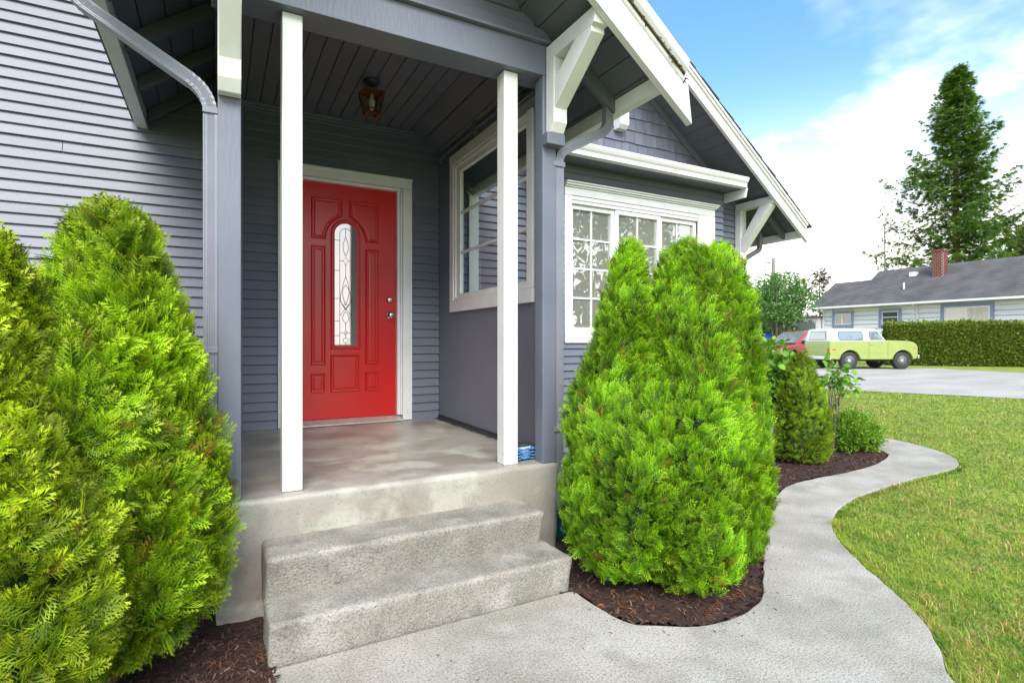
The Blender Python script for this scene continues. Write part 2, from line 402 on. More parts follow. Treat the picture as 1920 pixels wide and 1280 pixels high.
BED_R = [(1.50, 4.62), (1.50, 2.25)] + inner[2:-18] + [(6.85, 4.62)]
BED_L = [(0.20, 4.75), (0.20, -0.5), (-3.0, -0.5), (-3.6, 1.5), (-3.6, 4.75)]
mulch('mulch_bed', BED_R, 0.022, 'dark brown bark mulch bed between the path and the bay window')
mulch('mulch_bed', BED_L, 0.022, 'dark brown bark mulch bed left of the steps')
for _n, _p, _l in (('bed_soil', BED_R, 'dark soil under the bark mulch by the bay window'), ('bed_soil', BED_L, 'dark soil under the bark mulch left of the steps')):
    g = MB(); g.v = [(x, y, -0.024) for x, y in _p]; g.f = [tuple(range(len(_p)))]; struct(g.build(_n, 'mulch_soil'), _l)
def chips(name, label, poly_pts, n, near, smin, smax):
    P = poly_pts; n = len(P)
    T = np.array([(-.5, -.12, 0), (.5, -.09, 0.02), (.45, .12, 0), (-.5, .1, 0.03), (0, 0, 0.09)]); TF = np.array([(0, 1, 4), (1, 2, 4), (2, 3, 4), (3, 0, 4)])
    a = RNG.uniform(0, 2*np.pi, n); tl = RNG.normal(0, .35, n)
    A = np.stack([np.cos(a)*np.cos(tl), np.sin(a)*np.cos(tl), np.sin(tl)], 1)
    B, NN = frames(A, np.stack([RNG.normal(0, .3, n), RNG.normal(0, .3, n), np.ones(n)], 1))
    V, F = scatter(T, TF, P, A, B, NN, RNG.uniform(smin, smax, n))
    base = np.array([(0.055, 0.025, 0.017), (0.10, 0.048, 0.030), (0.028, 0.013, 0.010), (0.19, 0.12, 0.08)])[RNG.choice(4, n, p=[.45, .3, .2, .05])]
    base = base*RNG.uniform(.7, 1.3, (n, 1))
    o = fastmesh(name, V, F, np.repeat(base, len(T), 0), 'chip'); tag(o, label, 'mulch', kind='stuff'); return o
def pts_in(poly, n, zfun=None):
    xs = [p[0] for p in poly]; ys = [p[1] for p in poly]; out = []
    P = np.stack([RNG.uniform(min(xs), max(xs), n), RNG.uniform(min(ys), max(ys), n)], 1)
    P = P[inpoly(P, poly)]
    z = np.array([-0.001+0.014*noise.noise((x*2.5, y*2.5, 0))+0.012*noise.noise((x*14, y*14, 2)) for x, y in P])
    return np.concatenate([P, z[:, None]], 1)
chips('bark_chips', 'loose dark bark chips covering the bed by the bay window', pts_in(BED_R, 26000), 0, 0, .012, .045)
PL = pts_in([(0.19, 2.68), (0.19, 1.0), (-1.6, 1.0), (-1.6, 3.6), (-0.02, 3.6), (-0.02, 2.68)], 26000)
chips('bark_chips', 'loose dark bark chips covering the bed left of the steps', PL, 0, 0, .010, .038)

# fallen rusty brown fronds on the mulch (built below with the frond template)

# ================================================================== HOUSE
HOUSE = root('house', 'blue grey clapboard house with white trim, red front door and covered porch', 'house', (0.9, 4.8, 0))
WY = 4.80           # siding plane of the front wall
EXP = 0.0748        # clapboard exposure
def board_mesh(x0, x1, y, m='siding_paint', e=EXP):
    b = MB(); b.prism([(x0, y+0.004, -0.004), (x0, y-0.024, 0.0), (x0, y-0.004, e+0.006), (x0, y+0.004, e+0.006)], (x1-x0, 0, 0))
    return b
_bm = {}
JX = (-2.9, -2.1, -1.35, -0.95, -0.55, 0.95, 3.9, 4.6)
def siding(x0, x1, y, z0, z1, zshift=0.0):
    nrow = int(round((z1-z0)/EXP))
    rows = []
    for k in range(nrow):
        js = [j for j in JX if x0+.4 < j < x1-.4]
        if js and RNG.uniform() < .45:
            j = js[int(RNG.integers(0, len(js)))]; rows += [(k, x0, j-.001), (k, j+.001, x1)]
        else: rows.append((k, x0, x1))
    for k, xa_, xb_ in rows:
        key = (xa_, xb_, y)
        if key not in _bm:
            ob = board_mesh(xa_, xb_, y).build('siding_board', 'siding_paint', HOUSE, bevel=0.0015, seg=1); _bm[key] = ob
        else:
            ob = _bm[key].copy(); C.objects.link(ob); ob.parent = HOUSE
        ob.location = (0, RNG.normal(0, 0.0006), z0+k*EXP+RNG.normal(0, 0.0010))
        ob.rotation_euler = (0, RNG.normal(0, 0.0003), 0)
# solid walls behind the clapboards
w = MB(); w.box(-4.2, 0.505, WY+0.004, WY+0.16, 0, 4.0); w.box(0.505, 1.455, WY+0.004, WY+0.16, 2.63, 4.0); w.box(1.455, 5.97, WY+0.004, WY+0.16, 0, 4.0)
w.box(0.505, 1.455, WY+0.004, WY+0.16, 0.0, 0.54)
w.build('wall', 'siding_paint', HOUSE)
w = MB(); w.prism([(-4.2, WY+0.004, 4.0), (5.0, WY+0.004, 4.0), (4.3, WY+0.004, 4.0), (1.0, WY+0.004, 6.3)][0:1] + [(4.28, WY+0.004, 4.0), (1.0, WY+0.004, 6.4)], (0, 0.15, 0))
w.build('gable_wall', 'siding_paint', HOUSE)
w = MB(); w.box(-4.2, 5.965, WY+0.16, 12, 0, 3.0); w.build('side_wall', 'siding_paint', HOUSE)
zs = 0.541
siding(-4.2, -0.006, WY, zs-6*EXP, zs)
for (a, b, c, d) in ((-4.2, 0.418, zs, zs+29*EXP), (1.543, 1.806, zs, zs+29*EXP)):
    siding(a, b, WY, c, d)
siding(-4.2, 1.806, WY, zs+29*EXP, zs+48*EXP)
siding(1.855, 2.74, WY, 0.10, 0.10+39*EXP)
siding(5.385, 5.90, WY, 0.10, 0.10+46*EXP)
# shakes high on the big gable
SL = 0.742
def zm(x): return 3.952-SL*(x-4.436)+0.115        # underside of the big roof
row = 0; z = 2.93
while z < 4.4:
    x = 2.35+RNG.uniform(0, .1); xe = 4.436-(z-0.115+0.02-3.952)/SL
    xe = min(xe, 5.95)
    while x < xe:
        wd = RNG.uniform(0.085, 0.20)
        y = WY-0.001; t = 0.012+RNG.uniform(0, 0.004); dz = RNG.normal(0, 0.0035)
        b = MB(); b.prism([(x, y, z+dz-.004), (x, y-t-.006, z+dz), (x, y-.004, z+.165), (x, y, z+.165)], (min(wd, xe-x+.05)-0.004, 0, 0))
        b.build('shingle', 'shake_paint', HOUSE); x += wd
    z += 0.142; row += 1

b = MB(); b.box(2.10, 2.20, WY-0.045, WY-0.018, 0.9, 2.66); b.box(2.08, 2.22, WY-0.05, WY-0.018, 2.662, 2.70); b.build('white_trim', 'white_paint', HOUSE, bevel=0.003)
# --- big gable roof
def slope_slab(f, x0, x1, y0, y1, t0, t1):
    b = MB(); b.prism([(x0, y0, f(x0)+t0), (x1, y0, f(x1)+t0), (x1, y0, f(x1)+t1), (x0, y0, f(x0)+t1)], (0, y1-y0, 0)); return b
RY0 = 4.20
ridge_x = 1.0
slope_slab(zm, ridge_x, 6.39, RY0+0.02, 12, 0.022, 0.06).build('roof', 'shingle_asphalt', HOUSE)
zl = lambda x: zm(2*ridge_x-x)
slope_slab(zl, -4.2, ridge_x, RY0+0.02, 12, 0.022, 0.06).build('roof', 'shingle_asphalt', HOUSE)
# soffit boards of the gable overhang, laid along y
x = 2.2
while x < 6.36:
    slope_slab(zm, x, min(x+0.112, 6.375), RY0+0.045, WY-0.004 if x < 5.95 else 7.0, 0.0, 0.02).build('soffit_board', 'soffit_paint', HOUSE); x += 0.118
# rake board, crown and shingle edge
def rake(f, x0, x1, y0, y1, t0, t1, name, m, bev=0.004):
    return slope_slab(f, x0, x1, y0, y1, t0, t1).build(name, m, HOUSE, bevel=bev)
b = MB(); b.prism([(1.0, RY0, zm(1.0)-0.115), (6.435, RY0, zm(6.435)-0.105), (6.395, RY0, zm(6.395)+0.075), (1.0, RY0, zm(1.0)+0.075)], (0, 0.04, 0)); b.build('rake_board', 'white_paint', HOUSE, bevel=0.004)
b = MB(); b.prism([(-4.3, RY0, zl(-4.3)-0.115), (0.99, RY0, zl(0.99)-0.115), (0.99, RY0, zl(0.99)+0.075), (-4.3, RY0, zl(-4.3)+0.075)], (0, 0.04, 0)); b.build('rake_board', 'white_paint', HOUSE, bevel=0.004)
b = MB()
for (ya, yb, ta, tb) in ((RY0-0.022, RY0-0.001, 0.015, 0.045), (RY0-0.040, RY0-0.001, 0.047, 0.078)):
    b.prism([(1.0, ya, zm(1.0)+ta), (6.385, ya, zm(6.385)+ta), (6.385, ya, zm(6.385)+tb), (1.0, ya, zm(1.0)+tb)], (0, yb-ya, 0))
b.build('rake_crown', 'white_paint', HOUSE, bevel=0.004)
for k in range(44):      # shingle courses seen edge-on along the rake
    xa = 6.43-(k+1)*0.118; xb = xa+0.145
    j = RNG.uniform(-.006, .006)
    q = MB(); q.prism([(xa, RY0-0.05+j, zm(xa)+0.080), (xb, RY0-0.05+j, zm(xb)+0.086), (xb, RY0-0.05+j, zm(xb)+0.097), (xa, RY0-0.05+j, zm(xa)+0.086)], (0, 0.5, 0))
    q.build('roof_shingle', 'shingle_asphalt', HOUSE)
# frieze under the soffit on the gable wall, eave fascia and rafter tails to the right
slope_slab(zm, 2.3, 5.98, WY-0.035, WY-0.018, -0.10, -0.004).build('frieze_board', 'soffit_paint', HOUSE, bevel=0.003)
b = MB(); b.box(6.36, 6.385, RY0+0.042, 8.0, zm(6.37)-0.10, zm(6.37)-0.003); b.build('fascia', 'white_paint', HOUSE, bevel=0.003)
for yy in (4.45, 5.0, 5.65):
    slope_slab(zm, 5.975, 6.358, yy, yy+0.045, -0.085, -0.003).build('rafter_tail', 'soffit_paint', HOUSE, bevel=0.003)
b = MB(); b.box(5.902, 5.968, WY-0.022, WY+0.02, 0.1, zm(5.95)-.12); b.build('corner_board', 'trim_paint', HOUSE, bevel=0.003)

# --- knee braces (all built from one profile function)
def brace(x0, x1, y, z0, zt, reach, wt, name='knee_brace', dg=0.10):
    """vertical member on the wall at y, arm reaching towards the viewer, diagonal between"""
    dz = zt-z0
    m = MB()
    e = 0.0
    yf = y-wt
    # vertical with a chamfered foot
    m.prism([(x0, y, z0), (x0, yf+0.035, z0), (x0, yf, z0+0.05), (x0, yf, zt-wt), (x0, y, zt-wt)], (x1-x0, 0, 0))
    m.prism([(x0, y, zt-wt), (x0, y-reach, zt-wt), (x0, y-reach, zt), (x0, y, zt)], (x1-x0, 0, 0))
    s = 0.003
    a0 = z0+0.12; a1 = a0+0.16
    m.prism([(x0+s, yf+0.01, a0), (x0+s, yf+0.01, a1), (x0+s, y-reach+0.175, zt-wt+0.004), (x0+s, y-reach+0.03, zt-wt+0.004), (x0+s, y-reach+0.03, zt-wt-0.03)], (x1-x0-2*s, 0, 0))
    return m.build(name, 'white_paint', HOUSE, bevel=0.004)
brace(1.68, 1.77, 2.697, 2.455, 2.960, 0.465, 0.085)
brace(-0.004, 0.086, 2.697, 2.325, 2.960, 0.465, 0.085)
brace(5.82, 5.925, WY-0.024, 2.24, 2.995, 0.535, 0.085)
b = MB(); b.prism([(3.86, WY-.02, 3.59), (3.86, WY-.10, 3.59), (3.86, WY-.14, 3.63), (3.86, WY-.14, 3.95), (3.86, WY-.02, 3.95)], (.12, 0, 0)); b.build('corbel', 'white_paint', HOUSE, bevel=0.004)

# --- porch
b = MB(); b.box(-0.03, 1.752, 2.702, 2.885, 2.80, 2.974); b.build('beam', 'trim_paint', HOUSE, bevel=0.003)
b = MB(); b.box(-0.02, 1.752, 2.672, 2.75, 2.976, 2.990); b.box(-0.02, 1.752, 2.685, 2.75, 2.992, 3.004); b.build('beam_moulding', 'trim_paint', HOUSE, bevel=0.003)
b = MB(); b.box(-0.02, 1.752, 2.715, 2.80, 3.006, 3.075); b.build('frieze_board', 'trim_paint', HOUSE, bevel=0.003)
cx, RP = 0.704, 0.74
BY0, BY1 = 2.185, 2.228
def zp(x): return 2.457+RP*(2.315-x)+0.135 if x > cx else 2.457+RP*(2.315-(2*cx-x))+0.135     # soffit underside of the porch roof
b = MB(); b.prism([(-0.02, 2.755, 3.076), (1.752, 2.755, 3.076), (1.752, 2.755, zp(1.752)+.01), (cx, 2.755, zp(cx)+.01), (-0.02, 2.755, zp(-0.02)+.01)], (0, .09, 0)); b.build('gable_infill', 'trim_paint', HOUSE)
z = 3.078
while z < 3.70:
    xr = min(1.750, cx+(zp(cx)-z-.03)/RP); xl = max(-0.015, cx-(zp(cx)-z-.03)/RP)
    bb = board_mesh(xl, xr, 2.752); ob = bb.build('siding_board', 'siding_paint', HOUSE); ob.location = (0, 0, z); z += EXP
for xx in (-0.004, 1.66):
    b = MB(); b.box(xx, xx+0.092, 2.702, 2.79, 0.540, 2.799); b.build('corner_post', 'trim_paint', HOUSE, bevel=0.004)
b = MB(); b.box(1.753, 1.80, 2.705, 2.77, 2.385, 2.455); b.box(1.655, 1.775, 2.640, 2.70, 2.385, 2.452); b.build('beam_end_block', 'trim_paint', HOUSE, bevel=0.004)
for xx in (0.262, 1.433):
    b = MB(); b.box(xx, xx+0.090, 2.752, 2.842, 0.543, 2.798); b.build('post', 'white_paint', HOUSE, bevel=0.005)
# porch left wall and right wall with a window opening
b = MB(); b.box(-0.002, 0.085, 2.793, WY-0.02, 0.545, 3.16); b.build('porch_wall', 'trim_paint', HOUSE)
WX = 1.808
wy0, wy1, wz0, wz1 = 3.09, 4.42, 1.555, 2.81
b = MB(); b.box(WX, WX+0.045, 2.80, WY-0.02, 0.575, wz0); b.box(WX, WX+0.045, 2.80, WY-0.02, wz1, 3.14)
b.box(WX, WX+0.045, 2.80, wy0, wz0, wz1); b.box(WX, WX+0.045, wy1, WY-0.02, wz0, wz1)
b.build('porch_wall', 'trim_paint', HOUSE)
b = MB(); b.box(WX-0.012, WX-0.002, 3.0, WY-0.025, 0.545, 0.573)
for k in range(16):
    yy = 3.0+k*0.11; b.box(WX-0.03-RNG.uniform(0, .012), WX-0.013, yy, yy+0.10, 0.543, 0.552+RNG.uniform(0, .006))
b.build('flashing', 'rubber', HOUSE)
b = MB(); b.box(WX-0.028, WX-0.002, 2.89, WY-0.022, 2.918, 2.945); b.build('cove_moulding', 'trim_paint', HOUSE, bevel=0.006)
b = MB(); b.box(1.722, 1.800, 2.60+.1, 3.4, 2.765, 2.798); b.build('cove_moulding', 'trim_paint', HOUSE, bevel=0.006)
# window in the porch wall
WIN = MB(); 
x0, x1 = WX-0.022, WX-0.001
for (a, b_, c, d) in ((3.04, 4.472, 1.505, 1.60), (3.04, 4.472, 2.775, 2.865), (3.04, 3.115, 1.602, 2.773), (4.392, 4.472, 1.602, 2.773)):
    WIN.box(x0, x1, a, b_, c, d)
WINO = WIN.build('window', 'white_paint', HOUSE, bevel=0.003)
b = MB()
for (a, b_, c, d) in ((3.117, 4.39, 1.60, 1.655), (3.117, 4.39, 2.70, 2.772), (3.117, 3.150, 1.657, 2.698), (4.29, 4.39, 1.657, 2.698)):
    b.box(WX+0.002, WX+0.035, a, b_, c, d)
for (a, b_, c, d) in ((3.117, 4.39, 1.602, 1.625), (3.117, 4.39, 2.745, 2.772), (4.36, 4.39, 1.627, 2.743)):
    b.box(WX-0.014, WX+0.001, a, b_, c, d)
b.build('sash', 'white_paint', WINO, bevel=0.003)
for zz in (1.995, 2.335):
    b = MB(); b.box(WX+0.006, WX+0.030, 3.151, 4.289, zz, zz+0.022); b.build('muntin', 'white_paint', WINO, bevel=0.003)
for (za, zb) in ((1.656, 1.994), (2.018, 2.334), (2.358, 2.699)):
    b = MB(); b.box(WX+0.016, WX+0.019, 3.150, 4.29, za, zb); b.build('pane', 'pane_clear', WINO)
# ceiling boards and mouldings
x = 0.086; CZ = 3.15
b = MB(); b.box(-0.02, WX+0.05, 2.80, WY, CZ+0.02, CZ+0.05); b.build('ceiling', 'soffit_paint', HOUSE)
while x < WX-0.01:
    xe = min(x+0.0985, WX-0.004)
    b = MB(); b.box(x, xe, 2.887, WY-0.006, CZ, CZ+0.016); b.build('ceiling_board', 'soffit_paint', HOUSE, bevel=0.003, seg=1); x += 0.1025
b = MB(); b.box(0.086, WX-0.002, WY-0.045, WY-0.019, CZ-0.026, CZ-0.001); b.box(0.086, WX-0.002, WY-0.030, WY-0.019, CZ-0.045, CZ-0.027); b.build('ceiling_moulding', 'trim_paint', HOUSE, bevel=0.004)
b = MB(); b.box(WX-0.028, WX-0.002, 2.89, WY-0.047, CZ-0.026, CZ-0.001); b.build('ceiling_moulding', 'trim_paint', HOUSE, bevel=0.004)
b = MB(); b.box(0.087, 0.105, 2.89, WY-0.02, 0.545, CZ-0.03); b.build('corner_board', 'trim_paint', HOUSE) if False else None
b = MB(); b.box(0.10, 0.165, WY-0.028, WY-0.018, 0.545, CZ-0.05); b.build('corner_board', 'trim_paint', HOUSE, bevel=0.002)

# --- porch roof: soffit boards, rafters, fascias, barge board, roof
x = 1.30
while x < 2.13:
    slope_slab(zp, x, min(x+0.112, 2.135), BY1+0.002, WY-0.02, 0.0, 0.02).build('soffit_board', 'soffit_paint', HOUSE, bevel=0.002, seg=1); x += 0.117
x = -0.49
while x < 0.15:
    slope_slab(zp, x, min(x+0.112, 0.20), BY1+0.002, WY-0.02, 0.0, 0.02).build('soffit_board', 'soffit_paint', HOUSE, bevel=0.002, seg=1); x += 0.117
for xa, xb in ((1.772, 2.128), (-0.452, -0.012)):
    for yy in ((2.62, 3.25, 3.9, 4.70) if xa > 1 else (2.55, 3.1, 3.62, 4.16, 4.715)):
        slope_slab(zp, xa, xb, yy, yy+0.045, -0.088, -0.002).build('rafter', 'soffit_paint', HOUSE, bevel=0.003)
b = MB(); b.box(2.13, 2.185, BY1+0.002, WY-0.02, 2.635, 2.722); b.build('fascia', 'white_paint', HOUSE, bevel=0.003)
b = MB(); b.box(-0.528, -0.457, BY1+0.002, WY-0.019, 2.805, 2.90); b.build('fascia', 'white_paint', HOUSE, bevel=0.003)
slope_slab(zp, cx, 2.20, BY1+0.002, WY+0.6, 0.022, 0.05).build('roof', 'shingle_asphalt', HOUSE)
slope_slab(zp, -0.56, cx, BY1+0.002, WY+0.6, 0.022, 0.05).build('roof', 'shingle_asphalt', HOUSE)
for sgn in (1, -1):
    X = (lambda v: v) if sgn == 1 else (lambda v: 2*cx-v)
    zq = lambda v: 2.457+RP*(2.315-v)
    b = MB()
    b.prism([(X(cx), BY0, zq(cx)), (X(2.315), BY0, zq(2.315)), (X(2.283), BY0, 2.690), (X(2.243), BY0, 2.742), (X(cx), BY0, zq(cx)+0.232)], (0, BY1-BY0, 0))
    b.build('barge_board', 'white_paint', HOUSE, bevel=0.003)
    b = MB()
    prof = [(BY0-0.002, 0.165), (BY0-0.012, 0.172), (BY0-0.018, 0.200), (BY0-0.040, 0.222), (BY0-0.052, 0.250), (BY0-0.052, 0.262), (BY0-0.046, 0.262), (BY0-0.030, 0.232), (BY0-0.006, 0.205)]
    r1 = [(X(cx), y, zq(cx)+t) for y, t in prof]; r2 = [(X(2.245), y, zq(2.245)+t) for y, t in prof]
    b.loft([r1, r2], True, True); b.build('barge_crown', 'white_paint', HOUSE)
# debris lying behind the crown on the porch roof edge
T = []
b = MB()
for k in range(150):
    x = RNG.uniform(1.72, 2.25); y = RNG.uniform(BY0-0.03, BY0+0.05); zz = zp(x)+RNG.uniform(0.045, 0.085)
    d = RNG.normal(size=3)*0.014
    b.prism([(x, y, zz), (x+d[0], y+0.006, zz+d[1]), (x+d[2], y-0.006, zz-0.01)], (0.012, 0.004, 0.006))
b.build('roof_debris', 'debris', HOUSE)
slope_slab(zp, cx, 2.235, BY0-0.028, BY1+0.3, 0.052, 0.062).build('roof_edge', 'debris', HOUSE)

# --- gutters and downspouts
def downspout(pts, bendr=0.07, w=0.054, d=0.042, bottom_elbow=None):
    P = [Vector(p) for p in pts]
    path = [P[0]]; kind = [0]
    for i in range(1, len(P)-1):
        a = (P[i-1]-P[i]).normalized(); c = (P[i+1]-P[i]).normalized()
        A_ = P[i]+a*bendr; B_ = P[i]+c*bendr
        n = 16
        for k in range(n+1):
            t = k/n
            path.append(A_*(1-t)**2+P[i]*2*t*(1-t)+B_*t*t); kind.append(1)
    path.append(P[-1]); kind.append(0)
    rings = []
    prev = Vector((0, -1, 0))
    for i, p in enumerate(path):
        dd = (path[min(i+1, len(path)-1)]-path[max(i-1, 0)]).normalized()
        fr = prev-dd*prev.dot(dd)
        fr.normalize(); prev = fr
        sd_ = dd.cross(fr)
        s = 1.0+(0.045 if (kind[i] and i % 2 == 0) else -0.03 if kind[i] else 0)
        ring = []
        for u in (-.5, -.42, -.30, -.26, -.14, -.10, .02, .06, .18, .22, .34, .42, .5):
            off = -.5+(0.045 if abs(u) < .36 and int(round((u+.5)*12.5)) % 2 else 0)
            ring.append((u, off))
        ring += [(.5, .5), (-.5, .5)]
        rings.append([p+sd_*(u*w*s)-fr*(v*d*s) for u, v in ring])
    m = MB(); m.loft(rings, True, True)
    return m.build('downspout', 'gutter_paint', HOUSE, bevel=0.0)
ds = downspout([(-0.56, 2.90, 3.0), (-0.56, 2.92, 2.72), (-0.031, 2.735, 2.335), (-0.031, 2.735, 0.10)], 0.10)
for zz in (2.245, 1.2):
    b = MB(); b.box(-0.062, 0.004, 2.706, 2.710, zz, zz+0.028); b.build('strap', 'gutter_paint', ds, bevel=0.001)
ds = downspout([(2.105, 2.665, 2.70), (2.105, 2.665, 2.545), (1.782, 2.727, 2.375), (1.782, 2.727, 0.45), (1.782, 2.727, 0.30), (1.90, 2.64, 0.12)], 0.06)
for zz in (2.285, 0.72):
    b = MB(); b.box(1.735, 1.815, 2.698, 2.7015, zz, zz+0.03); b.build('strap', 'gutter_paint', ds, bevel=0.001)
ds = downspout([(6.30, 4.78, 2.72), (6.30, 4.78, 2.46), (6.01, 4.84, 2.30), (6.01, 4.84, 0.1)], 0.05)

# --- bay
BYW = 4.60
b = MB(); b.box(2.745, 5.375, BYW+0.004, WY, 0.05, 1.30); b.box(2.745, 3.15, BYW+0.004, WY, 1.30, 2.70); b.box(4.96, 5.375, BYW+0.004, WY, 1.30, 2.70); b.box(2.745, 5.375, BYW+0.004, WY, 2.70, 3.06)
b.box(3.15, 4.96, BYW+0.12, WY, 1.30, 2.70)
b.build('bay_wall', 'siding_paint', HOUSE)
zb = 0.132
siding(2.745, 5.38, BYW, zb, zb+15*EXP)
nr = zb+15*EXP
for k in range(24):
    z = nr+k*EXP
    if z+EXP < 2.85: spans = ((2.745, 3.068), (5.228, 5.38))
    else: spans = ((2.745, 5.38),)
    for a, c in spans:
        siding(a, c, BYW, z, z+EXP)
b = MB(); b.box(5.376, 5.380, BYW+0.006, WY-0.02, 0.05, 3.06); b.build('bay_side', 'siding_paint', HOUSE)
# bay eave: soffit, fascia gutter with ogee face, small roof
b = MB(); b.box(2.60, 5.44, 4.30, BYW-0.02, 3.042, 3.055); b.build('bay_soffit', 'soffit_paint', HOUSE)
prof = [(4.335, 3.035), (4.262, 3.035), (4.262, 3.075), (4.245, 3.095), (4.232, 3.120), (4.232, 3.145), (4.240, 3.145), (4.240, 3.122), (4.335, 3.118)]
b = MB(); b.loft([[(2.60, y, z) for y, z in prof], [(5.40, y, z) for y, z in prof]], True, True); b.build('gutter', 'vinyl_white', HOUSE, bevel=0.0015, seg=1)
b = MB(); b.prism([(2.60, 4.336, 3.10), (2.60, WY-0.02, 3.24), (2.60, WY-0.02, 3.22), (2.60, 4.336, 3.085)], (2.84, 0, 0)); b.build('bay_roof', 'shingle_asphalt', HOUSE)
b = MB(); b.prism([(5.402, 4.30, 2.93), (5.402, 4.275, 3.035), (5.402, 4.60, 3.04), (5.402, 4.60, 2.93)], (0.03, 0, 0)); b.build('bay_return', 'white_paint', HOUSE, bevel=0.002)
# big window
cas = MB()
cas.box(3.072, 3.155, BYW-0.030, BYW-0.001, 1.315, 2.735); cas.box(5.045, 5.222, BYW-0.030, BYW-0.001, 1.315, 2.735)
cas.box(4.955, 5.043, BYW-0.026, BYW-0.001, 1.315, 2.735)
cas.box(3.072, 5.222, BYW-0.030, BYW-0.001, 2.737, 2.815)
cas.box(3.072, 5.222, BYW-0.034, BYW-0.001, 1.235, 1.313)
BW = cas.build('window', 'white_paint', HOUSE, bevel=0.003)
b = MB()
for (y, za, zb_, ex) in ((0.045, 2.817, 2.832, .012), (0.062, 2.834, 2.852, .028), (0.075, 2.854, 2.872, .040)):
    b.box(3.072-.0, 5.222+ex, BYW-y, BYW-0.001, za, zb_)
b.build('cornice', 'white_paint', BW, bevel=0.003)
b = MB(); b.box(3.157, 4.953, BYW-0.008, BYW+0.05, 1.315, 1.345); b.build('window_sill', 'vinyl_white', BW, bevel=0.003)
b = MB()
b.box(3.157, 4.953, BYW-0.012, BYW+0.05, 2.66, 2.735); b.box(3.157, 4.953, BYW-0.022, BYW-0.012, 2.695, 2.733)
b.build('window_head', 'vinyl_white', BW, bevel=0.003)
for (xa, xb, ins) in ((3.157, 3.735, 0.020), (3.737, 4.375, 0.0), (4.377, 4.953, 0.020)):
    t = 0.042
    s_ = MB()
    y0, y1 = BYW+ins-0.004, BYW+ins+0.036
    s_.box(xa, xa+t, y0, y1, 1.347, 2.658); s_.box(xb-t, xb, y0, y1, 1.347, 2.658)
    s_.box(xa+t+.001, xb-t-.001, y0+.002, y1, 1.347, 1.395); s_.box(xa+t+.001, xb-t-.001, y0+.002, y1, 2.612, 2.658)
    s_.build('sash', 'vinyl_white', BW, bevel=0.003)
    xm = (xa+xb)/2
    mn = MB(); mn.box(xm-.009, xm+.009, y0+.018, y0+.026, 1.396, 2.611)
    mn.build('muntin', 'vinyl_white', BW)
    for k in range(1, 4):
        zz = 1.395+k*(2.612-1.395)/4
        mn = MB(); mn.box(xa+t, xm-.0095, y0+.018, y0+.026, zz-.009, zz+.009); mn.box(xm+.0095, xb-t, y0+.018, y0+.026, zz-.009, zz+.009); mn.build('muntin', 'vinyl_white', BW)
    for (pa, pb) in ((xa+t, xm), (xm, xb-t)):
        for k in range(4):
            za = 1.395+k*(2.612-1.395)/4; zb_ = za+(2.612-1.395)/4
            p = MB(); tw = RNG.normal(0, .0008)
            p.prism([(pa, y0+.029+tw, za), (pb, y0+.029-tw, za), (pb, y0+.029-tw+RNG.normal(0, .0005), zb_), (pa, y0+.029+tw, zb_)], (0, .004, 0)); p.build('pane', 'pane_bay', BW)

# --- front door
FR = MB()
FR.box(0.420, 0.508, WY-0.040, WY+0.003, 0.545, 2.622); FR.box(1.455, 1.541, WY-0.040, WY+0.003, 0.545, 2.622); FR.box(0.420, 1.541, WY-0.040, WY+0.003, 2.624, 2.710)
FR.box(0.420-.004, 1.545, WY-0.048, WY-0.0405, 2.690, 2.712)
FRO = FR.build('door_frame', 'white_paint', HOUSE, bevel=0.005)
b = MB()
for xa, xb in ((0.494, 0.524), (1.412, 1.442)):
    b.box(xa, xb, WY-0.012, WY+0.10, 0.592, 2.597)
b.box(0.494, 1.442, WY-0.012, WY+0.10, 2.598, 2.622)
b.box(0.510, 0.532, WY-0.026, WY-0.0125, 0.592, 2.606) if False else None
b.build('jamb', 'vinyl_white', FRO, bevel=0.003)
for xa, xb in ((0.509, 0.516), (1.444, 1.453)):
    b = MB(); b.box(xa-.004, xb, WY-0.030, WY-0.0125, 0.592, 2.615); b.build('door_stop', 'white_paint', FRO, bevel=0.002)
b = MB(); b.prism([(0.49, WY-0.075, 0.545), (0.49, WY-0.075, 0.556), (0.49, WY-0.02, 0.575), (0.49, WY+0.02, 0.586), (0.49, WY+0.13, 0.586), (0.49, WY+0.13, 0.545)], (0.960, 0, 0))
b.build('threshold', 'aluminium', FRO, bevel=0.002)
DY = WY+0.030
b = MB(); b.box(0.526, 1.410, DY, DY+0.042, 0.589, 2.596); DOOR = b.build('front_door', 'red_paint', HOUSE, bevel=0.002)
def inset(poly, d):
    n = len(poly); o = []
    for i in range(n):
        p0 = Vector(poly[i-1]); p1 = Vector(poly[i]); p2 = Vector(poly[(i+1) % n])
        e1 = (p1-p0).normalized(); e2 = (p2-p1).normalized()
        n1 = Vector((-e1.y, e1.x)); n2 = Vector((-e2.y, e2.x))
        bis = (n1+n2); 
        k = 1+n1.dot(n2)
        o.append(tuple(p1+bis*(d/max(k, .35))))
    return o
def door_panel(poly, name='door_panel', field=True, prof=None):
    # poly counter-clockwise in (x,z)
    prof = prof or [(0, .0005), (.002, .009), (.007, .012), (.012, .010), (.015, .0014), (.023, .0010), (.028, .008), (.037, .0095)]
    rings = []
    for d, h in prof:
        q = inset(poly, d); rings.append([(x, DY-h, z) for x, z in q])
    m = MB(); n = len(poly); b0 = 0
    for r in rings: m.v += r
    for k in range(len(rings)-1):
        for i in range(n):
            j = (i+1) % n
            m.f.append((k*n+i, k*n+j, (k+1)*n+j, (k+1)*n+i))
    if field: m.f.append(tuple(range((len(rings)-1)*n, len(rings)*n)))
    return m.build(name, 'red_paint', DOOR, recalc=True)
R4 = lambda a, b_, c, d: [(a, c), (b_, c), (b_, d), (a, d)]
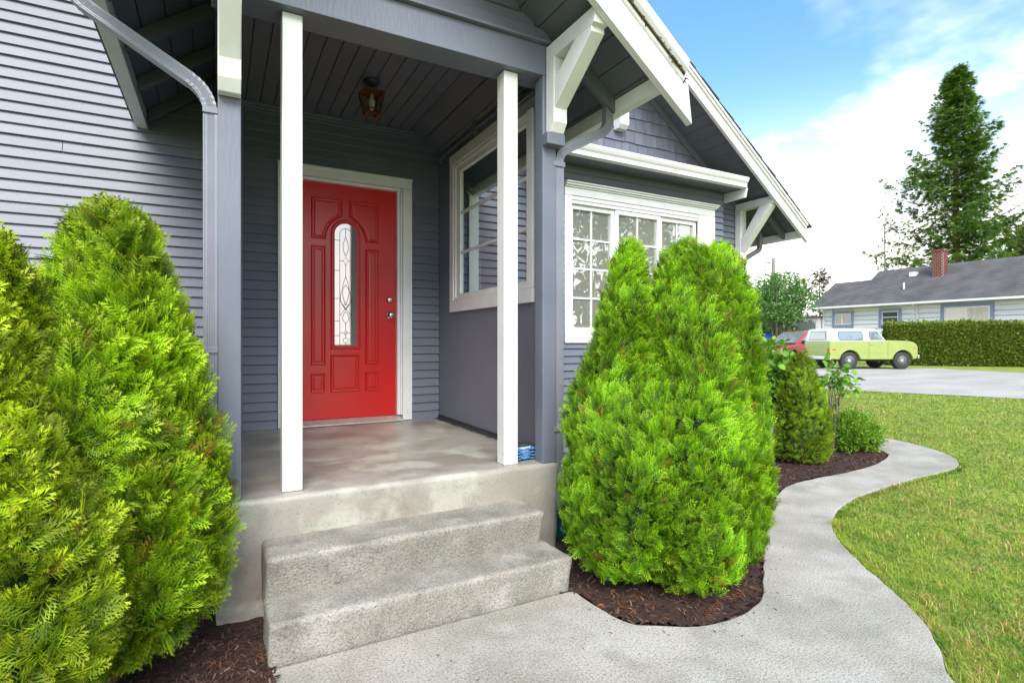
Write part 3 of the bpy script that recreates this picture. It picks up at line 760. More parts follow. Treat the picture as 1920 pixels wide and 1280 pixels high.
gx, gt, gr = 0.968, 2.174, 0.092           # glass centre, height of the arch centre, half width
L_ = 0.682; Rr = 1.254
# upper panels with a concave corner
def arc(cx_, cz_, r, a0, a1, n=12): return [(cx_+r*math.cos(a0+(a1-a0)*k/n), cz_+r*math.sin(a0+(a1-a0)*k/n)) for k in range(n+1)]
ra = 0.232; ac = (gx, 2.110)
a_lo = math.pi-0.06; 
left_arc = arc(ac[0], ac[1], ra, math.radians(177), math.radians(97+18), 12)     # from lower left to upper right
ulx = left_arc[0][0]; 
UL = [(0.684, 2.118)] + [(left_arc[0][0]+.066-.0, 2.118)]
# the concave side: starts at the panel foot, follows the arch, ends under the inner top corner
ar = arc(gx, 2.09, 0.250, math.radians(149.5+18), math.radians(96.5), 14)
ar = [(x, z) for x, z in arc(gx, 2.075, 0.270, math.radians(172), math.radians(97), 14)]
UL = [(0.684, 2.118), (0.803, 2.118)] + [(x, z) for x, z in arc(1.020, 2.118, 0.2165, math.radians(176), math.radians(112), 12)] + [(0.940, 2.345), (0.940, 2.470), (0.684, 2.470)]
UR = [(2*gx-x, z) for x, z in UL][::-1]
door_panel(UL); door_panel(UR)
door_panel(R4(0.682, 0.801, 1.050, 2.060)); door_panel(R4(1.136, 1.255, 1.050, 2.060))
door_panel(R4(0.840, 1.084, 0.817, 1.138)); door_panel(R4(0.680, 0.797, 0.817, 0.982)); door_panel(R4(1.136, 1.253, 0.817, 0.982))
go = [(0.842, 1.182), (1.094, 1.182), (1.094, gt)] + arc(gx, gt, 0.126, math.radians(4), math.radians(176), 18) + [(0.842, gt)]
door_panel(go, 'glass_surround', False, [(0, .0005), (.003, .009), (.012, .013), (.020, .013), (.024, .006), (.030, .005), (.035, .0006)])
gp = [(gx-gr, 1.216), (gx+gr, 1.216), (gx+gr, gt)] + arc(gx, gt, gr, math.radians(5), math.radians(175), 18) + [(gx-gr, gt)]
m = MB(); m.prism([(x, DY-0.0008, z) for x, z in gp], (0, -0.0015, 0)); m.build('glass', 'pane_door', DOOR)
cm = MB()
def line(pts, r=0.0021):
    cm.tube([(gx+x, DY-0.0035, z) for x, z in pts], r, 5)
ri = 0.050
line([(-ri, 1.216), (-ri, 2.175)]+[(x-gx, z) for x, z in arc(gx, 2.175, ri, math.pi, 0, 12)]+[(ri, 1.216)])
for zz in (2.12, 1.86, 1.62, 1.425, 1.30):
    line([(-gr, zz), (-ri, zz)]); line([(ri, zz), (gr, zz)])
line([(0, 2.225), (0, 2.15)])
def lens(z0, z1, w, n=10):
    for s in (-1, 1): line([(s*w*math.sin(math.pi*k/n), z0+(z1-z0)*k/n) for k in range(n+1)])
lens(1.985, 2.15, .022)
def dia(zc, h, w): line([(0, zc-h), (w, zc), (0, zc+h), (-w, zc), (0, zc-h)])
dia(1.945, .035, .022); line([(-ri, 1.945), (-.022, 1.945)]); line([(.022, 1.945), (ri, 1.945)])
line([(0, 1.91), (0, 1.81)]); lens(1.56, 1.81, .028); lens(1.52, 1.74, .046)
line([(-ri, 1.60), (ri, 1.47)]); line([(ri, 1.60), (-ri, 1.47)]); dia(1.56, .03, .018)
lens(1.40, 1.51, .026); line([(0, 1.40), (0, 1.345)]); dia(1.325, .024, .018); dia(1.325, .012, .009); line([(-ri, 1.325), (-.018, 1.325)]); line([(.018, 1.325), (ri, 1.325)])
line([(0, 1.30), (0, 1.285)]); lens(1.235, 1.285, .022); line([(0, 1.235), (0, 1.216)])
cm.build('came', 'lead_came', DOOR, smooth=True)
m = MB(); m.lathe_y((1.353, DY, 1.484), [(.034, 0), (.034, -.006), (.028, -.010), (.013, -.014), (.012, -.034), (.022, -.040), (.029, -.052), (.029, -.062), (.022, -.072), (.010, -.075)], 24); m.build('door_knob', 'nickel', DOOR, smooth=True)
m = MB(); m.lathe_y((1.353, DY, 1.622), [(.031, 0), (.031, -.006), (.026, -.012), (.024, -.020), (.018, -.024), (.008, -.025)], 24); m.build('deadbolt', 'nickel', DOOR, smooth=True)
m = MB(); m.lathe_y((1.36, DY, 1.24), [(.007, 0), (.006, -.003), (.003, -.005)], 10); m.build('filled_hole', 'red_paint', DOOR, smooth=True)

# ================================================================== CONCRETE STOOP
def rblock(name, x0, x1, yf0, yf1, yb, z0, z1, m, parent, r=0.016, res=0.03, amp=0.004):
    """block with a leaning front face, rounded worn edges and uneven faces"""
    nx = max(2, int((x1-x0)/res)); ny = max(2, int((yb-min(yf0, yf1))/res)); nz_ = max(2, int((z1-z0)/res))
    V = []; F = []; idx = {}
    def vid(i, j, k):
        if (i, j, k) in idx: return idx[(i, j, k)]
        x = x0+(x1-x0)*i/nx; z = z0+(z1-z0)*k/nz_; tz = k/nz_; yf = yf0*(1-tz)+yf1*tz; y = yf+(yb-yf)*j/ny
        p = Vector((x, y, z))
        q = Vector((min(max(x, x0+r), x1-r), min(max(y, yf+r), yb-r), min(z, z1-r)))
        if z < z0+r: q.z = z
        d = p-q
        if d.length > r: p = q+d.normalized()*r
        n = Vector((0 if 0 < i < nx else (1 if i else -1), 0 if 0 < j < ny else (1 if j else -1), 0 if 0 < k < nz_ else (1 if k else -1)))
        edge = (n.x != 0)+(n.y != 0)+(n.z != 0)
        a = amp*(1.0 if edge == 1 else 1.5)
        nn = a*noise.noise((p.x*6, p.y*6, p.z*6))+0.5*a*noise.noise((p.x*25, p.y*25, p.z*25))
        if edge >= 2 and k == nz_: nn -= max(0, noise.noise((p.x*8+4, p.y*8, p.z*3)))*0.018
        if n.length: p = p+n.normalized()*nn
        idx[(i, j, k)] = len(V); V.append(tuple(p)); return idx[(i, j, k)]
    for i in range(nx):
        for j in range(ny):
            F.append((vid(i, j, nz_), vid(i+1, j, nz_), vid(i+1, j+1, nz_), vid(i, j+1, nz_)))
    for i in range(nx):
        for k in range(nz_):
            F.append((vid(i, 0, k), vid(i+1, 0, k), vid(i+1, 0, k+1), vid(i, 0, k+1)))
            F.append((vid(i+1, ny, k), vid(i, ny, k), vid(i, ny, k+1), vid(i+1, ny, k+1)))
    for j in range(ny):
        for k in range(nz_):
            F.append((vid(0, j+1, k), vid(0, j, k), vid(0, j, k+1), vid(0, j+1, k+1)))
            F.append((vid(nx, j, k), vid(nx, j+1, k), vid(nx, j+1, k+1), vid(nx, j, k+1)))
    mb = MB(); mb.v = V; mb.f = F
    return mb.build(name, m, parent, smooth=True, recalc=False)
ST = root('concrete_stoop', 'weathered grey concrete porch landing with two broad steps below the red door', 'steps', (0.87, 2.3, 0))
rblock('landing', -0.012, 1.772, 2.735, 2.692, WY+0.003, -0.05, 0.541, 'concrete_landing', ST, r=0.012, res=0.028, amp=0.003)
rblock('step', 0.172, 1.520, 2.520, 2.448, 2.750, 0.10, 0.353, 'concrete_step', ST, r=0.013, res=0.02, amp=0.0045)
rblock('step', 0.168, 1.560, 2.282, 2.250, 2.560, -0.05, 0.174, 'concrete_step', ST, r=0.013, res=0.02, amp=0.0045)

# ================================================================== PORCH LANTERN
LX, LY = 0.984, 3.983
LT = root('porch_lantern', 'small copper lantern with a candle bulb hanging under the porch ceiling', 'lamp', (LX, LY, 3.15))
m = MB(); m.lathe((LX, LY, 3.15), [(.058, 0), (.058, -.010), (.045, -.022), (.030, -.034), (.014, -.040), (.014, -.050)], 24); m.build('canopy', 'dark_metal', LT, smooth=True)
m = MB(); m.lathe((LX, LY, 3.10), [(.020, 0), (.038, -.010), (.042, -.026), (.030, -.034)], 20); m.build('cap', 'dark_metal', LT, smooth=True)
la = math.radians(8)
def lq(r, z): return [(LX+r*math.cos(la+math.pi/4+k*math.pi/2), LY+r*math.sin(la+math.pi/4+k*math.pi/2), z) for k in range(4)]
m = MB()
tr, br = 0.098, 0.060; zt_, zb_ = 3.060, 2.905
a, c = lq(tr, zt_), lq(br, zb_); md = lq(br+(tr-br)*.2, zb_+(zt_-zb_)*.2)
for k in range(4):
    j = (k+1) % 4
    m.bar(a[k], c[k], .010, .010); m.bar(a[k], a[j], .014, .012); m.bar(c[k], c[j], .010, .010); m.bar(md[k], md[j], .008, .008)
m.loft([lq(tr+.004, zt_+.004), lq(.035, zt_+.018)], True, True)
m.build('lantern_frame', 'copper', LT)
m = MB()
for k in range(4):
    j = (k+1) % 4; m.f.append(tuple(range(len(m.v), len(m.v)+4))); m.v += [a[k], a[j], c[j], c[k]]
m.build('lantern_glass', 'pane_lantern', LT, recalc=False)
m = MB(); m.lathe((LX, LY, 3.055), [(.012, 0), (.012, -.03), (.020, -.045), (.024, -.062), (.021, -.085), (.012, -.108), (.003, -.122)], 16); m.build('bulb', 'bulb_glass', LT, smooth=True)

# ================================================================== PACKS ON THE LANDING
pl = ['blue plastic pack at the bottom of the stack beside the right porch post', 'second blue plastic pack from the bottom of the stack by the right porch post',
      'third blue plastic pack up the stack by the right porch post', 'topmost blue plastic pack in the stack, a dark hose ring lying on it']
for k in range(4):
    nx_, ny_ = 14, 10; V = []; F = []
    ox, oy = 1.545+RNG.uniform(-.006, .006), 2.800+RNG.uniform(-.008, .008)
    for t in (0, 1):
        for i in range(nx_+1):
            for j in range(ny_+1):
                u = i/nx_; v = j/ny_
                h = 0.556+k*0.018+0.004*noise.noise((u*3+k*7, v*3, 1))+(0.005*abs(math.sin(u*9)) if 0.15 < u < 0.8 else 0)
                V.append((ox+u*0.150, oy+v*0.155, h-(0.004 if t == 0 else 0)))
    n1 = (nx_+1)*(ny_+1)
    for t in (0, 1):
        for i in range(nx_):
            for j in range(ny_):
                q = t*n1+i*(ny_+1)+j; F.append((q, q+ny_+1, q+ny_+2, q+1))
    for i in range(nx_):
        for j in (0, ny_):
            q = i*(ny_+1)+j; F.append((q, q+ny_+1, q+ny_+1+n1, q+n1))
    for j in range(ny_):
        for i in (0, nx_):
            q = i*(ny_+1)+j; F.append((q, q+1, q+1+n1, q+n1))
    mb = MB(); mb.v = V; mb.f = F
    o = mb.build('plastic_pack', 'plastic_blue', smooth=False); tag(o, pl[k], 'package', 'blue plastic packs stacked on the landing')
    mb = MB(); mb.lathe((ox+.07, oy+.07, 0.556+k*.018), [(.058, 0), (.055, .012), (.03, .014)], 18); mb.build('blister', 'plastic_clear', o, smooth=True)
mb = MB(); mb.tube([(1.605+.052*math.cos(t), 2.868+.052*math.sin(t), 0.634+.002*math.sin(3*t)) for t in np.linspace(0, 2*math.pi, 28)], 0.008, 8)
tag(mb.build('hose_ring', 'rubber', smooth=True), 'dark grey coiled ring lying on top of the blue plastic packs', 'ring')
mb = MB(); mb.lathe((1.93, 2.98, -0.01), [(.085, 0), (.105, .05), (.125, .16), (.135, .185), (.140, .20), (.128, .20), (.118, .185), (.10, .17)], 28)
tag(mb.build('plant_pot', 'teal_glaze', smooth=True), 'glazed teal pot half hidden between the landing and the large evergreen', 'pot')

# ================================================================== ARBORVITAES
def spray_template(K=6, full=True):
    V = []; F = []
    def tri(a, b_, c): 
        n = len(V); V.extend([a, b_, c]); F.append((n, n+1, n+2))
    def leaf(p, d, L_, w, z):      # slender pointed kite
        px, py = p; dx, dy = d; qx, qy = -dy, dx
        n = len(V)
        V.extend([(px, py, z), (px+dx*L_*.45+qx*w, py+dy*L_*.45+qy*w, z+.012), (px+dx*L_, py+dy*L_, z-.01), (px+dx*L_*.45-qx*w, py+dy*L_*.45-qy*w, z-.004)])
        F.extend([(n, n+1, n+2), (n, n+2, n+3)])
    leaf((0, 0), (0, 1), 1.0, .022, 0)
    for i in range(K):
        t = .12+.74*i/(K-1)
        for s in (-1, 1):
            L1 = (.50*(1-t)**.7+.12)*(1+.12*math.sin(i*3.1+s)); a = math.radians(46-10*t); d = (s*math.sin(a), math.cos(a))
            p0 = (0, t+(.03 if s > 0 else 0)); zc = -.02*s
            leaf(p0, d, L1, .024, zc)
            for q, (u, sd_) in enumerate(((.35, 1), (.5, -1), (.65, 1), (.8, -1))[:(3 if t > .5 else 4) if full else 2]):
                b0 = (p0[0]+d[0]*L1*u, p0[1]+d[1]*L1*u); aa = a+math.radians(34)*sd_; dd = (s*math.sin(aa), math.cos(aa))
                l2 = L1*(.42*(1-u)+.17)
                n = len(V); w = .020
                V.extend([(b0[0]-dd[1]*w, b0[1]+dd[0]*w, zc), (b0[0]+dd[0]*l2, b0[1]+dd[1]*l2, zc+.015), (b0[0]+dd[1]*w, b0[1]-dd[0]*w, zc)]); F.append((n, n+1, n+2))
    V = np.array(V); V[:, 2] += -.18*V[:, 1]**2-.25*V[:, 0]**2
    return V, np.array(F)
SPT, SPF = spray_template()
SPT2, SPF2 = spray_template(5, False)
SP_TIP = np.clip(np.sqrt((SPT[:, 0]*1.3)**2+SPT[:, 1]**2), 0, 1)       # distance from the stalk: new growth is paler

def arbor(name, label, lobes, n, ssize, tipc, midc, oldc, trunk, brown=0.02, up=0.75, outw=0.8, rnd=0.42, seed=1, grp=None, fine=False):
    """lobes: (cx, cy, [(z, r), ...])"""
    global RNG
    SPT, SPF = (SPT2, SPF2) if fine else (globals()['SPT'], globals()['SPF'])
    SP_TIP = np.clip(np.sqrt((SPT[:, 0]*1.3)**2+SPT[:, 1]**2), 0, 1)
    RNG = np.random.default_rng(seed)
    rt = root(name, label, 'shrub', (trunk[0], trunk[1], 0), group=grp)
    P = []; Nn = []
    prof = [(np.array([z for z, r in lb[2]]), np.array([r for z, r in lb[2]])) for lb in lobes]
    def lump(x, y, z, k): return 1+0.16*noise.noise((x*5.5+k*9, y*5.5, z*3.8))+0.10*noise.noise((x*13, y*13+k, z*9))
    area = np.array([np.trapezoid(pr[1], pr[0]) if hasattr(np, 'trapezoid') else np.trapz(pr[1], pr[0]) for pr in prof]); area /= area.sum()
    for k, (lb, pr) in enumerate(zip(lobes, prof)):
        m = int(n*area[k]*2.6)
        zz = RNG.uniform(pr[0][0], pr[0][-1], m*3); rr = np.interp(zz, pr[0], pr[1])
        keep = RNG.uniform(0, rr.max(), m*3) < rr+0.05; zz = zz[keep][:m]; rr = rr[keep][:m]; th = RNG.uniform(0, 2*np.pi, len(zz))
        x = lb[0]+rr*np.cos(th); y = lb[1]+rr*np.sin(th)
        lu = np.array([lump(a, b_, c, k) for a, b_, c in zip(x, y, zz)])
        dep = 1-0.34*RNG.uniform(0, 1, len(zz))**1.6
        x = lb[0]+rr*lu*dep*np.cos(th); y = lb[1]+rr*lu*dep*np.sin(th)
        sl = np.gradient(pr[1], pr[0]); s = np.interp(zz, pr[0], sl)
        nn = unit(np.stack([np.cos(th), np.sin(th), np.clip(-s, -1.2, 2.5)], 1))
        # drop those buried inside a sister lobe
        ok = np.ones(len(zz), bool)
        for j, (l2, p2) in enumerate(zip(lobes, prof)):
            if j == k: continue
            r2 = np.interp(zz, p2[0], p2[1], left=0, right=0)
            ok &= np.hypot(x-l2[0], y-l2[1]) > r2*0.80
        P.append(np.stack([x, y, zz], 1)[ok]); Nn.append(nn[ok])
    P = np.concatenate(P); Nn = np.concatenate(Nn)
    bk = (Nn[:, 1]*FY+Nn[:, 0]*FX > .35) & (RNG.uniform(size=len(P)) < .65); P = P[~bk]; Nn = Nn[~bk]
    if len(P) > n:
        sel = RNG.permutation(len(P))[:n]; P = P[sel]; Nn = Nn[sel]
    n = len(P)
    cl = np.array([(noise.noise((a*4, b_*4, c*3)), noise.noise((a*4+7, b_*4, c*3)), noise.noise((a*4, b_*4+5, c*3))) for a, b_, c in P])
    B = unit(Nn*outw+np.array([0, 0, up])+cl*0.9+RNG.normal(size=(n, 3))*rnd)
    A, ZZ = frames(B, Nn+RNG.normal(size=(n, 3))*0.55)
    A2 = ZZ; 
    sc = RNG.uniform(.75, 1.25, n)*ssize
    V, F = scatter(SPT, SPF, P-B*(sc*.45)[:, None], A, B, ZZ, sc)
    t = np.tile(SP_TIP, n)[:, None]
    tipc, midc, oldc = map(np.array, (tipc, midc, oldc))
    tone = np.repeat(np.clip(RNG.normal(0, .22, n)+cl[:, 0]*.9, -.6, .6), len(SPT))[:, None]
    col = midc*(1-t**1.4)+tipc*t**1.4
    col = col*(1+tone*.6)
    old = np.repeat((RNG.uniform(size=n) < .22)*.7, len(SPT))[:, None]; col = col*(1-old)+oldc*old
    tb = np.repeat((RNG.uniform(size=n) < brown), len(SPT)); col[tb] = col[tb]*.25+np.array((.33, .13, .03))*.75
    yt = (t[:, 0] > .85) & (np.repeat(RNG.uniform(size=n) < .30, len(SPT))); col[yt] = col[yt]*.6+np.array((.42, .40, .06))*.4
    col *= np.repeat(RNG.uniform(.85, 1.15, n), len(SPT))[:, None]
    fo = fastmesh('foliage', V, F, np.clip(col, 0.004, 1), 'foliage', rt)
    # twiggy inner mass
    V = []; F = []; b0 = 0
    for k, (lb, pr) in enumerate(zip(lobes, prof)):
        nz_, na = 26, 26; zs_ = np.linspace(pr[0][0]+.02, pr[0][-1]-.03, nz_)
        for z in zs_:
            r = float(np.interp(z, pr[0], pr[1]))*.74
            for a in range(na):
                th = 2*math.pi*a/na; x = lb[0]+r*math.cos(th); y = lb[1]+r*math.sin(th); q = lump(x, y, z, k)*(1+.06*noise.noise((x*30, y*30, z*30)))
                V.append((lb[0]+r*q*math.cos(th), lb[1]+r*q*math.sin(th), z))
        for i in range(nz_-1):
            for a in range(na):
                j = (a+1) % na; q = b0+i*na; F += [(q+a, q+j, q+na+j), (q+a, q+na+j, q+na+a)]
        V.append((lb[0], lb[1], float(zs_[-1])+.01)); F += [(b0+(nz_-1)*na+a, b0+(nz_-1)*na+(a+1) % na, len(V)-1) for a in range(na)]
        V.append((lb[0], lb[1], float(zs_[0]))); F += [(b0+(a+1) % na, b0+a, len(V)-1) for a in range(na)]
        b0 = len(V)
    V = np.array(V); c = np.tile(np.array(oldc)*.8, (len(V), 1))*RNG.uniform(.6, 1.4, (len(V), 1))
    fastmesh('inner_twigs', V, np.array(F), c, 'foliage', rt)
    m = MB()
    for k, lb in enumerate(lobes):
        bx, by = trunk[0]+(lb[0]-trunk[0])*.25, trunk[1]+(lb[1]-trunk[1])*.25
        m.tube([(bx, by, -.06), (bx, by, .10), (bx*.6+lb[0]*.4, by*.6+lb[1]*.4, .35), (lb[0], lb[1], .9)], [trunk[2], trunk[2]*.85, trunk[2]*.7, trunk[2]*.3], 12)
    m.build('trunk', 'bark', rt, smooth=True)
    return rt
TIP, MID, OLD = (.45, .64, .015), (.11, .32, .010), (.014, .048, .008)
arbor('evergreen_shrub', 'tall bright green evergreen shrub closest to the left porch pilaster', [
    (-.345, 2.50, [(.12, .16), (.22, .30), (.50, .38), (.80, .38), (1.10, .29), (1.35, .215), (1.55, .16), (1.68, .11), (1.745, .03)]),
    (-.42, 2.33, [(.16, .18), (.35, .30), (.7, .33), (1.0, .27), (1.25, .17), (1.33, .05)])],
    7800, .092, TIP, MID, OLD, (-.40, 2.48, .07), brown=.02, seed=3, up=.62, outw=.85)
arbor('evergreen_shrub', 'yellow green evergreen shrub leftmost in the bed, cut off by the picture edge', [
    (-.70, 2.22, [(.22, .18), (.45, .28), (.80, .30), (1.10, .28), (1.35, .22), (1.52, .15), (1.60, .05)]),
    (-.55, 1.99, [(.20, .15), (.35, .25), (.60, .27), (.82, .23), (.98, .13), (1.04, .04)])],
    6300, .092, (.52, .65, .015), (.14, .34, .011), OLD, (-.50, 2.20, .085), brown=.012, seed=5, up=.5, outw=.95)
arbor('evergreen_shrub', 'large rounded evergreen shrub with three tops between the steps and the curved path', [
    (1.900, 2.235, [(.07, .21), (.20, .31), (.45, .345), (.80, .325), (1.10, .24), (1.35, .155), (1.55, .105), (1.70, .075), (1.765, .02)]),
    (2.14, 2.06, [(.05, .24), (.20, .31), (.50, .34), (.85, .32), (1.15, .255), (1.42, .185), (1.62, .14), (1.70, .11), (1.76, .03)]),
    (2.42, 2.10, [(.07, .20), (.20, .26), (.50, .285), (.85, .275), (1.20, .215), (1.50, .175), (1.68, .13), (1.775, .03)])],
    13000, .070, (.36, .62, .012), (.09, .30, .009), (.012, .045, .008), (2.14, 2.13, .05), fine=True, brown=.02, seed=8, up=.95, outw=.62)
# rusty fronds dropped on the mulch
def drops(P, label):
    n = len(P); B = unit(RNG.normal(size=(n, 3))*np.array([1, 1, .12])); A, ZZ = frames(B, np.array([[0, 0, 1.0]])+RNG.normal(size=(n, 3))*.3)
    V, F = scatter(SPT[:28], SPF[[i for i in range(len(SPF)) if SPF[i].max() < 28]], P, A, B, ZZ, RNG.uniform(.03, .085, n))
    col = np.repeat(np.array([(.30, .10, .03)])*RNG.uniform(.45, 1.3, (n, 1)), 28, 0)
    tag(fastmesh('fallen_fronds', V, F, col, 'chip'), label, 'fronds', kind='stuff')
P = pts_in([(1.58, 2.30), (1.58, 2.0), (1.66, 1.86), (2.0, 1.74), (2.3, 1.80), (2.5, 1.93), (2.3, 2.0), (1.9, 1.98)], 120); P[:, 2] += .008
drops(P, 'rusty orange dead fronds fallen on the mulch under the large evergreen')
P = pts_in([(0.16, 2.6), (0.16, 1.7), (-.9, 1.7), (-.9, 2.3), (0, 2.6)], 45); P[:, 2] += .006
drops(P, 'rusty dead fronds fallen on the mulch under the left evergreens')

Pp = np.concatenate([np.array([p for p in inner if p[1] < 3.2])[RNG.integers(0, 60, 70)]+RNG.normal(0, .09, (70, 2)), np.stack([RNG.uniform(.25, 1.7, 25), RNG.uniform(1.0, 2.2, 25)], 1)])
Pp = Pp[inpoly(Pp, path_poly)]; chips('path_litter', 'a few bark bits and needles scattered on the concrete path', np.concatenate([Pp, np.full((len(Pp), 1), .003)], 1), 0, 0, .008, .022)
# dwarf conifer, round bush
arbor('conical_shrub', 'small dense cone shaped evergreen in the bed behind the large evergreen', [
    (5.36, 3.58, [(.02, .22), (.12, .31), (.40, .29), (.75, .21), (.98, .13), (1.08, .08), (1.13, .02)])],
    3200, .058, (.38, .54, .018), (.13, .30, .013), (.02, .06, .012), (5.36, 3.58, .03), fine=True, brown=.02, seed=9)
def leafy(name, label, cat, centre, rad, n, size, c1, c2, stems=5, seed=1, shell=.5, group=None, stemr=.006, droop=.3, folds=True, brk='bark_grey', zb=0.0, sw=.45):
    global RNG
    RNG = np.random.default_rng(seed)
    rt = root(name, label, cat, (centre[0], centre[1], zb), group=group)
    T = np.array([(0, 0, 0), (-.5*sw*2, .35, .10), (-.36*sw*2, .75, .05), (0, 1.0, -.12), (.36*sw*2, .75, .05), (.5*sw*2, .35, .10), (0, .5, -.02)])
    TF = np.array([(0, 6, 1), (1, 6, 2), (2, 6, 3), (3, 6, 4), (4, 6, 5), (5, 6, 0)])
    # leaf whorls at twig ends inside an ellipsoid
    k = max(6, n//7)
    d = unit(RNG.normal(size=(k, 3))); r = (1-shell*RNG.uniform(size=k)**1.3)
    tips = np.array(centre)+d*r[:, None]*np.array(rad)
    tips[:, 2] = np.maximum(tips[:, 2], zb+.04)
    ln = np.array([1+.25*noise.noise(tuple(v*2.2/max(rad))) for v in tips-np.array(centre)])
    tips = np.array(centre)+(tips-np.array(centre))*ln[:, None]
    idx = RNG.integers(0, k, n); P = tips[idx]+RNG.normal(size=(n, 3))*size*.5
    out_ = unit(P-np.array(centre)+RNG.normal(size=(n, 3))*max(rad)*.5)
    B = unit(out_+RNG.normal(size=(n, 3))*.6+np.array([0, 0, .25-droop])); A, ZZ = frames(B, np.array([[0, 0, 1.0]])+RNG.normal(size=(n, 3))*.5)
    V, F = scatter(T, TF, P, A, B, np.cross(A, B), RNG.uniform(.7, 1.25, n)*size)
    mixf = RNG.uniform(0, 1, (n, 1)); col = np.array(c1)*(1-mixf)+np.array(c2)*mixf; col *= RNG.uniform(.75, 1.2, (n, 1))
    fastmesh('foliage', V, F, np.repeat(col, len(T), 0), 'leaf', rt)
    m = MB()
    for s in range(stems):
        j = RNG.integers(0, k); b0 = Vector((centre[0]+RNG.normal()*rad[0]*.12, centre[1]+RNG.normal()*rad[1]*.12, zb-.05)); e = Vector(tips[j]); md = (b0+e)/2+Vector((0, 0, rad[2]*.25))
        m.tube([b0, (b0+md)/2+Vector((RNG.normal()*.02, RNG.normal()*.02, 0)), md, e], [stemr, stemr*.8, stemr*.6, stemr*.25], 6)
        for q in range(4):
            e2 = Vector(tips[RNG.integers(0, k)]); m.tube([md, (md+e2)/2+Vector((0, 0, .03*rad[2])), e2], [stemr*.45, stemr*.3, stemr*.15], 5)
    m.build('stems', brk, rt, smooth=True)
    return rt
leafy('round_bush', 'low rounded fine leaved green bush where the path bends away', 'bush', (6.50, 3.72, .16), (.36, .30, .27), 9000, .034, (.26, .44, .025), (.12, .28, .018), 14, 21, shell=.55, sw=.22, droop=-.4)
leafy('broadleaf_shrub', 'light green broadleaf shrub growing behind the cone shaped evergreen', 'shrub', (5.45, 4.02, .86), (.50, .34, .38), 1700, .080, (.22, .42, .04), (.13, .30, .035), 9, 22, shell=.7, droop=.35)
leafy('broadleaf_sapling', 'thin broadleaf sapling with long pale leaves at the end of the bed', 'sapling', (6.18, 3.72, .84), (.27, .25, .22), 150, .075, (.22, .42, .035), (.14, .31, .03), 6, 23, shell=.8, droop=.35, stemr=.007)

# ================================================================== LAWN GRASS
def grass(n, dens_pow, rmin, rmax, seed, h0):
    rng = np.random.default_rng(seed)
    ang = rng.uniform(math.radians(24), math.radians(88), n)        # measured from the +y axis towards +x
    u = rng.uniform(0, 1, n); r = rmin*(rmax/rmin)**u
    P = np.stack([r*np.sin(ang), r*np.cos(ang)], 1)
    poly = outer + [(7.3, 9.0), (14.2, 9.2), (14.4, 8.35), (15.65, 5.25), (17.5, -2), (19, -8), (2.2, -8)]
    P = P[inpoly(P, poly)]; return P
P = grass(325000, 1, 1.2, 17.0, 31, .04)
_o = np.array([p for p in outer if p[1] > .6 and p[0] > 2.2]); _k = RNG.integers(0, len(_o)-1, 9000); _t = RNG.uniform(0, 1, (9000, 1))
_E = _o[_k]*(1-_t)+_o[_k+1]*_t; _d = unit(_o[_k+1]-_o[_k]); _nr = np.stack([_d[:, 1], -_d[:, 0]], 1)
_E = _E+_nr*(np.abs(RNG.normal(.018, .014, (9000, 1)))+.004); P = np.concatenate([P, _E])
n = len(P)
dist = np.hypot(P[:, 0], P[:, 1])
pat = np.array([(noise.noise((x*.9, y*.9, 0)), noise.noise((x*3.1, y*3.1, 4)), noise.noise((x*7, y*7, 8))) for x, y in P])
wid = np.maximum(.0013, .0011*dist)*RNG.uniform(.7, 1.3, n)
hgt = (0.024+.010*pat[:, 1]+.008*pat[:, 0])*RNG.uniform(.6, 1.5, n)*np.clip(.9+dist*.02, 1, 1.25)
az = RNG.uniform(0, 2*np.pi, n)+pat[:, 1]*2; lean = np.clip(np.abs(RNG.normal(.75, .35, n)), .1, 1.5)
hgt = hgt*np.where(pat[:, 2] > .38, 1.5, 1.0)
up = np.stack([np.cos(az)*np.sin(lean), np.sin(az)*np.sin(lean), np.cos(lean)], 1)
tipd = np.stack([np.cos(az)*np.sin(lean+.5), np.sin(az)*np.sin(lean+.5), np.cos(lean+.5)], 1)
sd_ = np.stack([-np.sin(az), np.cos(az), np.zeros(n)], 1)
base = np.concatenate([P, np.full((n, 1), Z0+.002)], 1)
mid_ = base+up*(hgt*.6)[:, None]; tip_ = mid_+tipd*(hgt*.7)[:, None]; tip_[:, 2] = np.maximum(tip_[:, 2], Z0+.004)
V = np.stack([base-sd_*wid[:, None]*.5, base+sd_*wid[:, None]*.5, mid_+sd_*wid[:, None]*.42, mid_-sd_*wid[:, None]*.42, tip_], 1).reshape(-1, 3)
F = (np.array([(0, 1, 2), (0, 2, 3), (3, 2, 4)])[None]+(np.arange(n)*5)[:, None, None]).reshape(-1, 3)
g1, g2, straw, deep = map(np.array, ((.20, .33, .022), (.33, .46, .045), (.58, .44, .15), (.10, .23, .02)))
k = np.clip(.5+pat[:, 1:2]*1.1+RNG.normal(0, .25, (n, 1)), 0, 1)
col = g1*(1-k)+g2*k
dk = np.clip(-pat[:, 2:3]*1.6-pat[:, 1:2]*.5, 0, .8); col = col*(1-dk)+deep*dk
st = (RNG.uniform(size=n) < np.clip(.14+pat[:, 0]*.50+pat[:, 2]*.45, .03, .75)); col[st] = straw*RNG.uniform(.6, 1.15, (st.sum(), 1))
col *= RNG.uniform(.75, 1.2, (n, 1))
tag(fastmesh('lawn_grass', V, F, np.repeat(col, 5, 0), 'grass_blade'), 'short yellow green lawn grass with straw coloured patches', 'grass', kind='stuff')
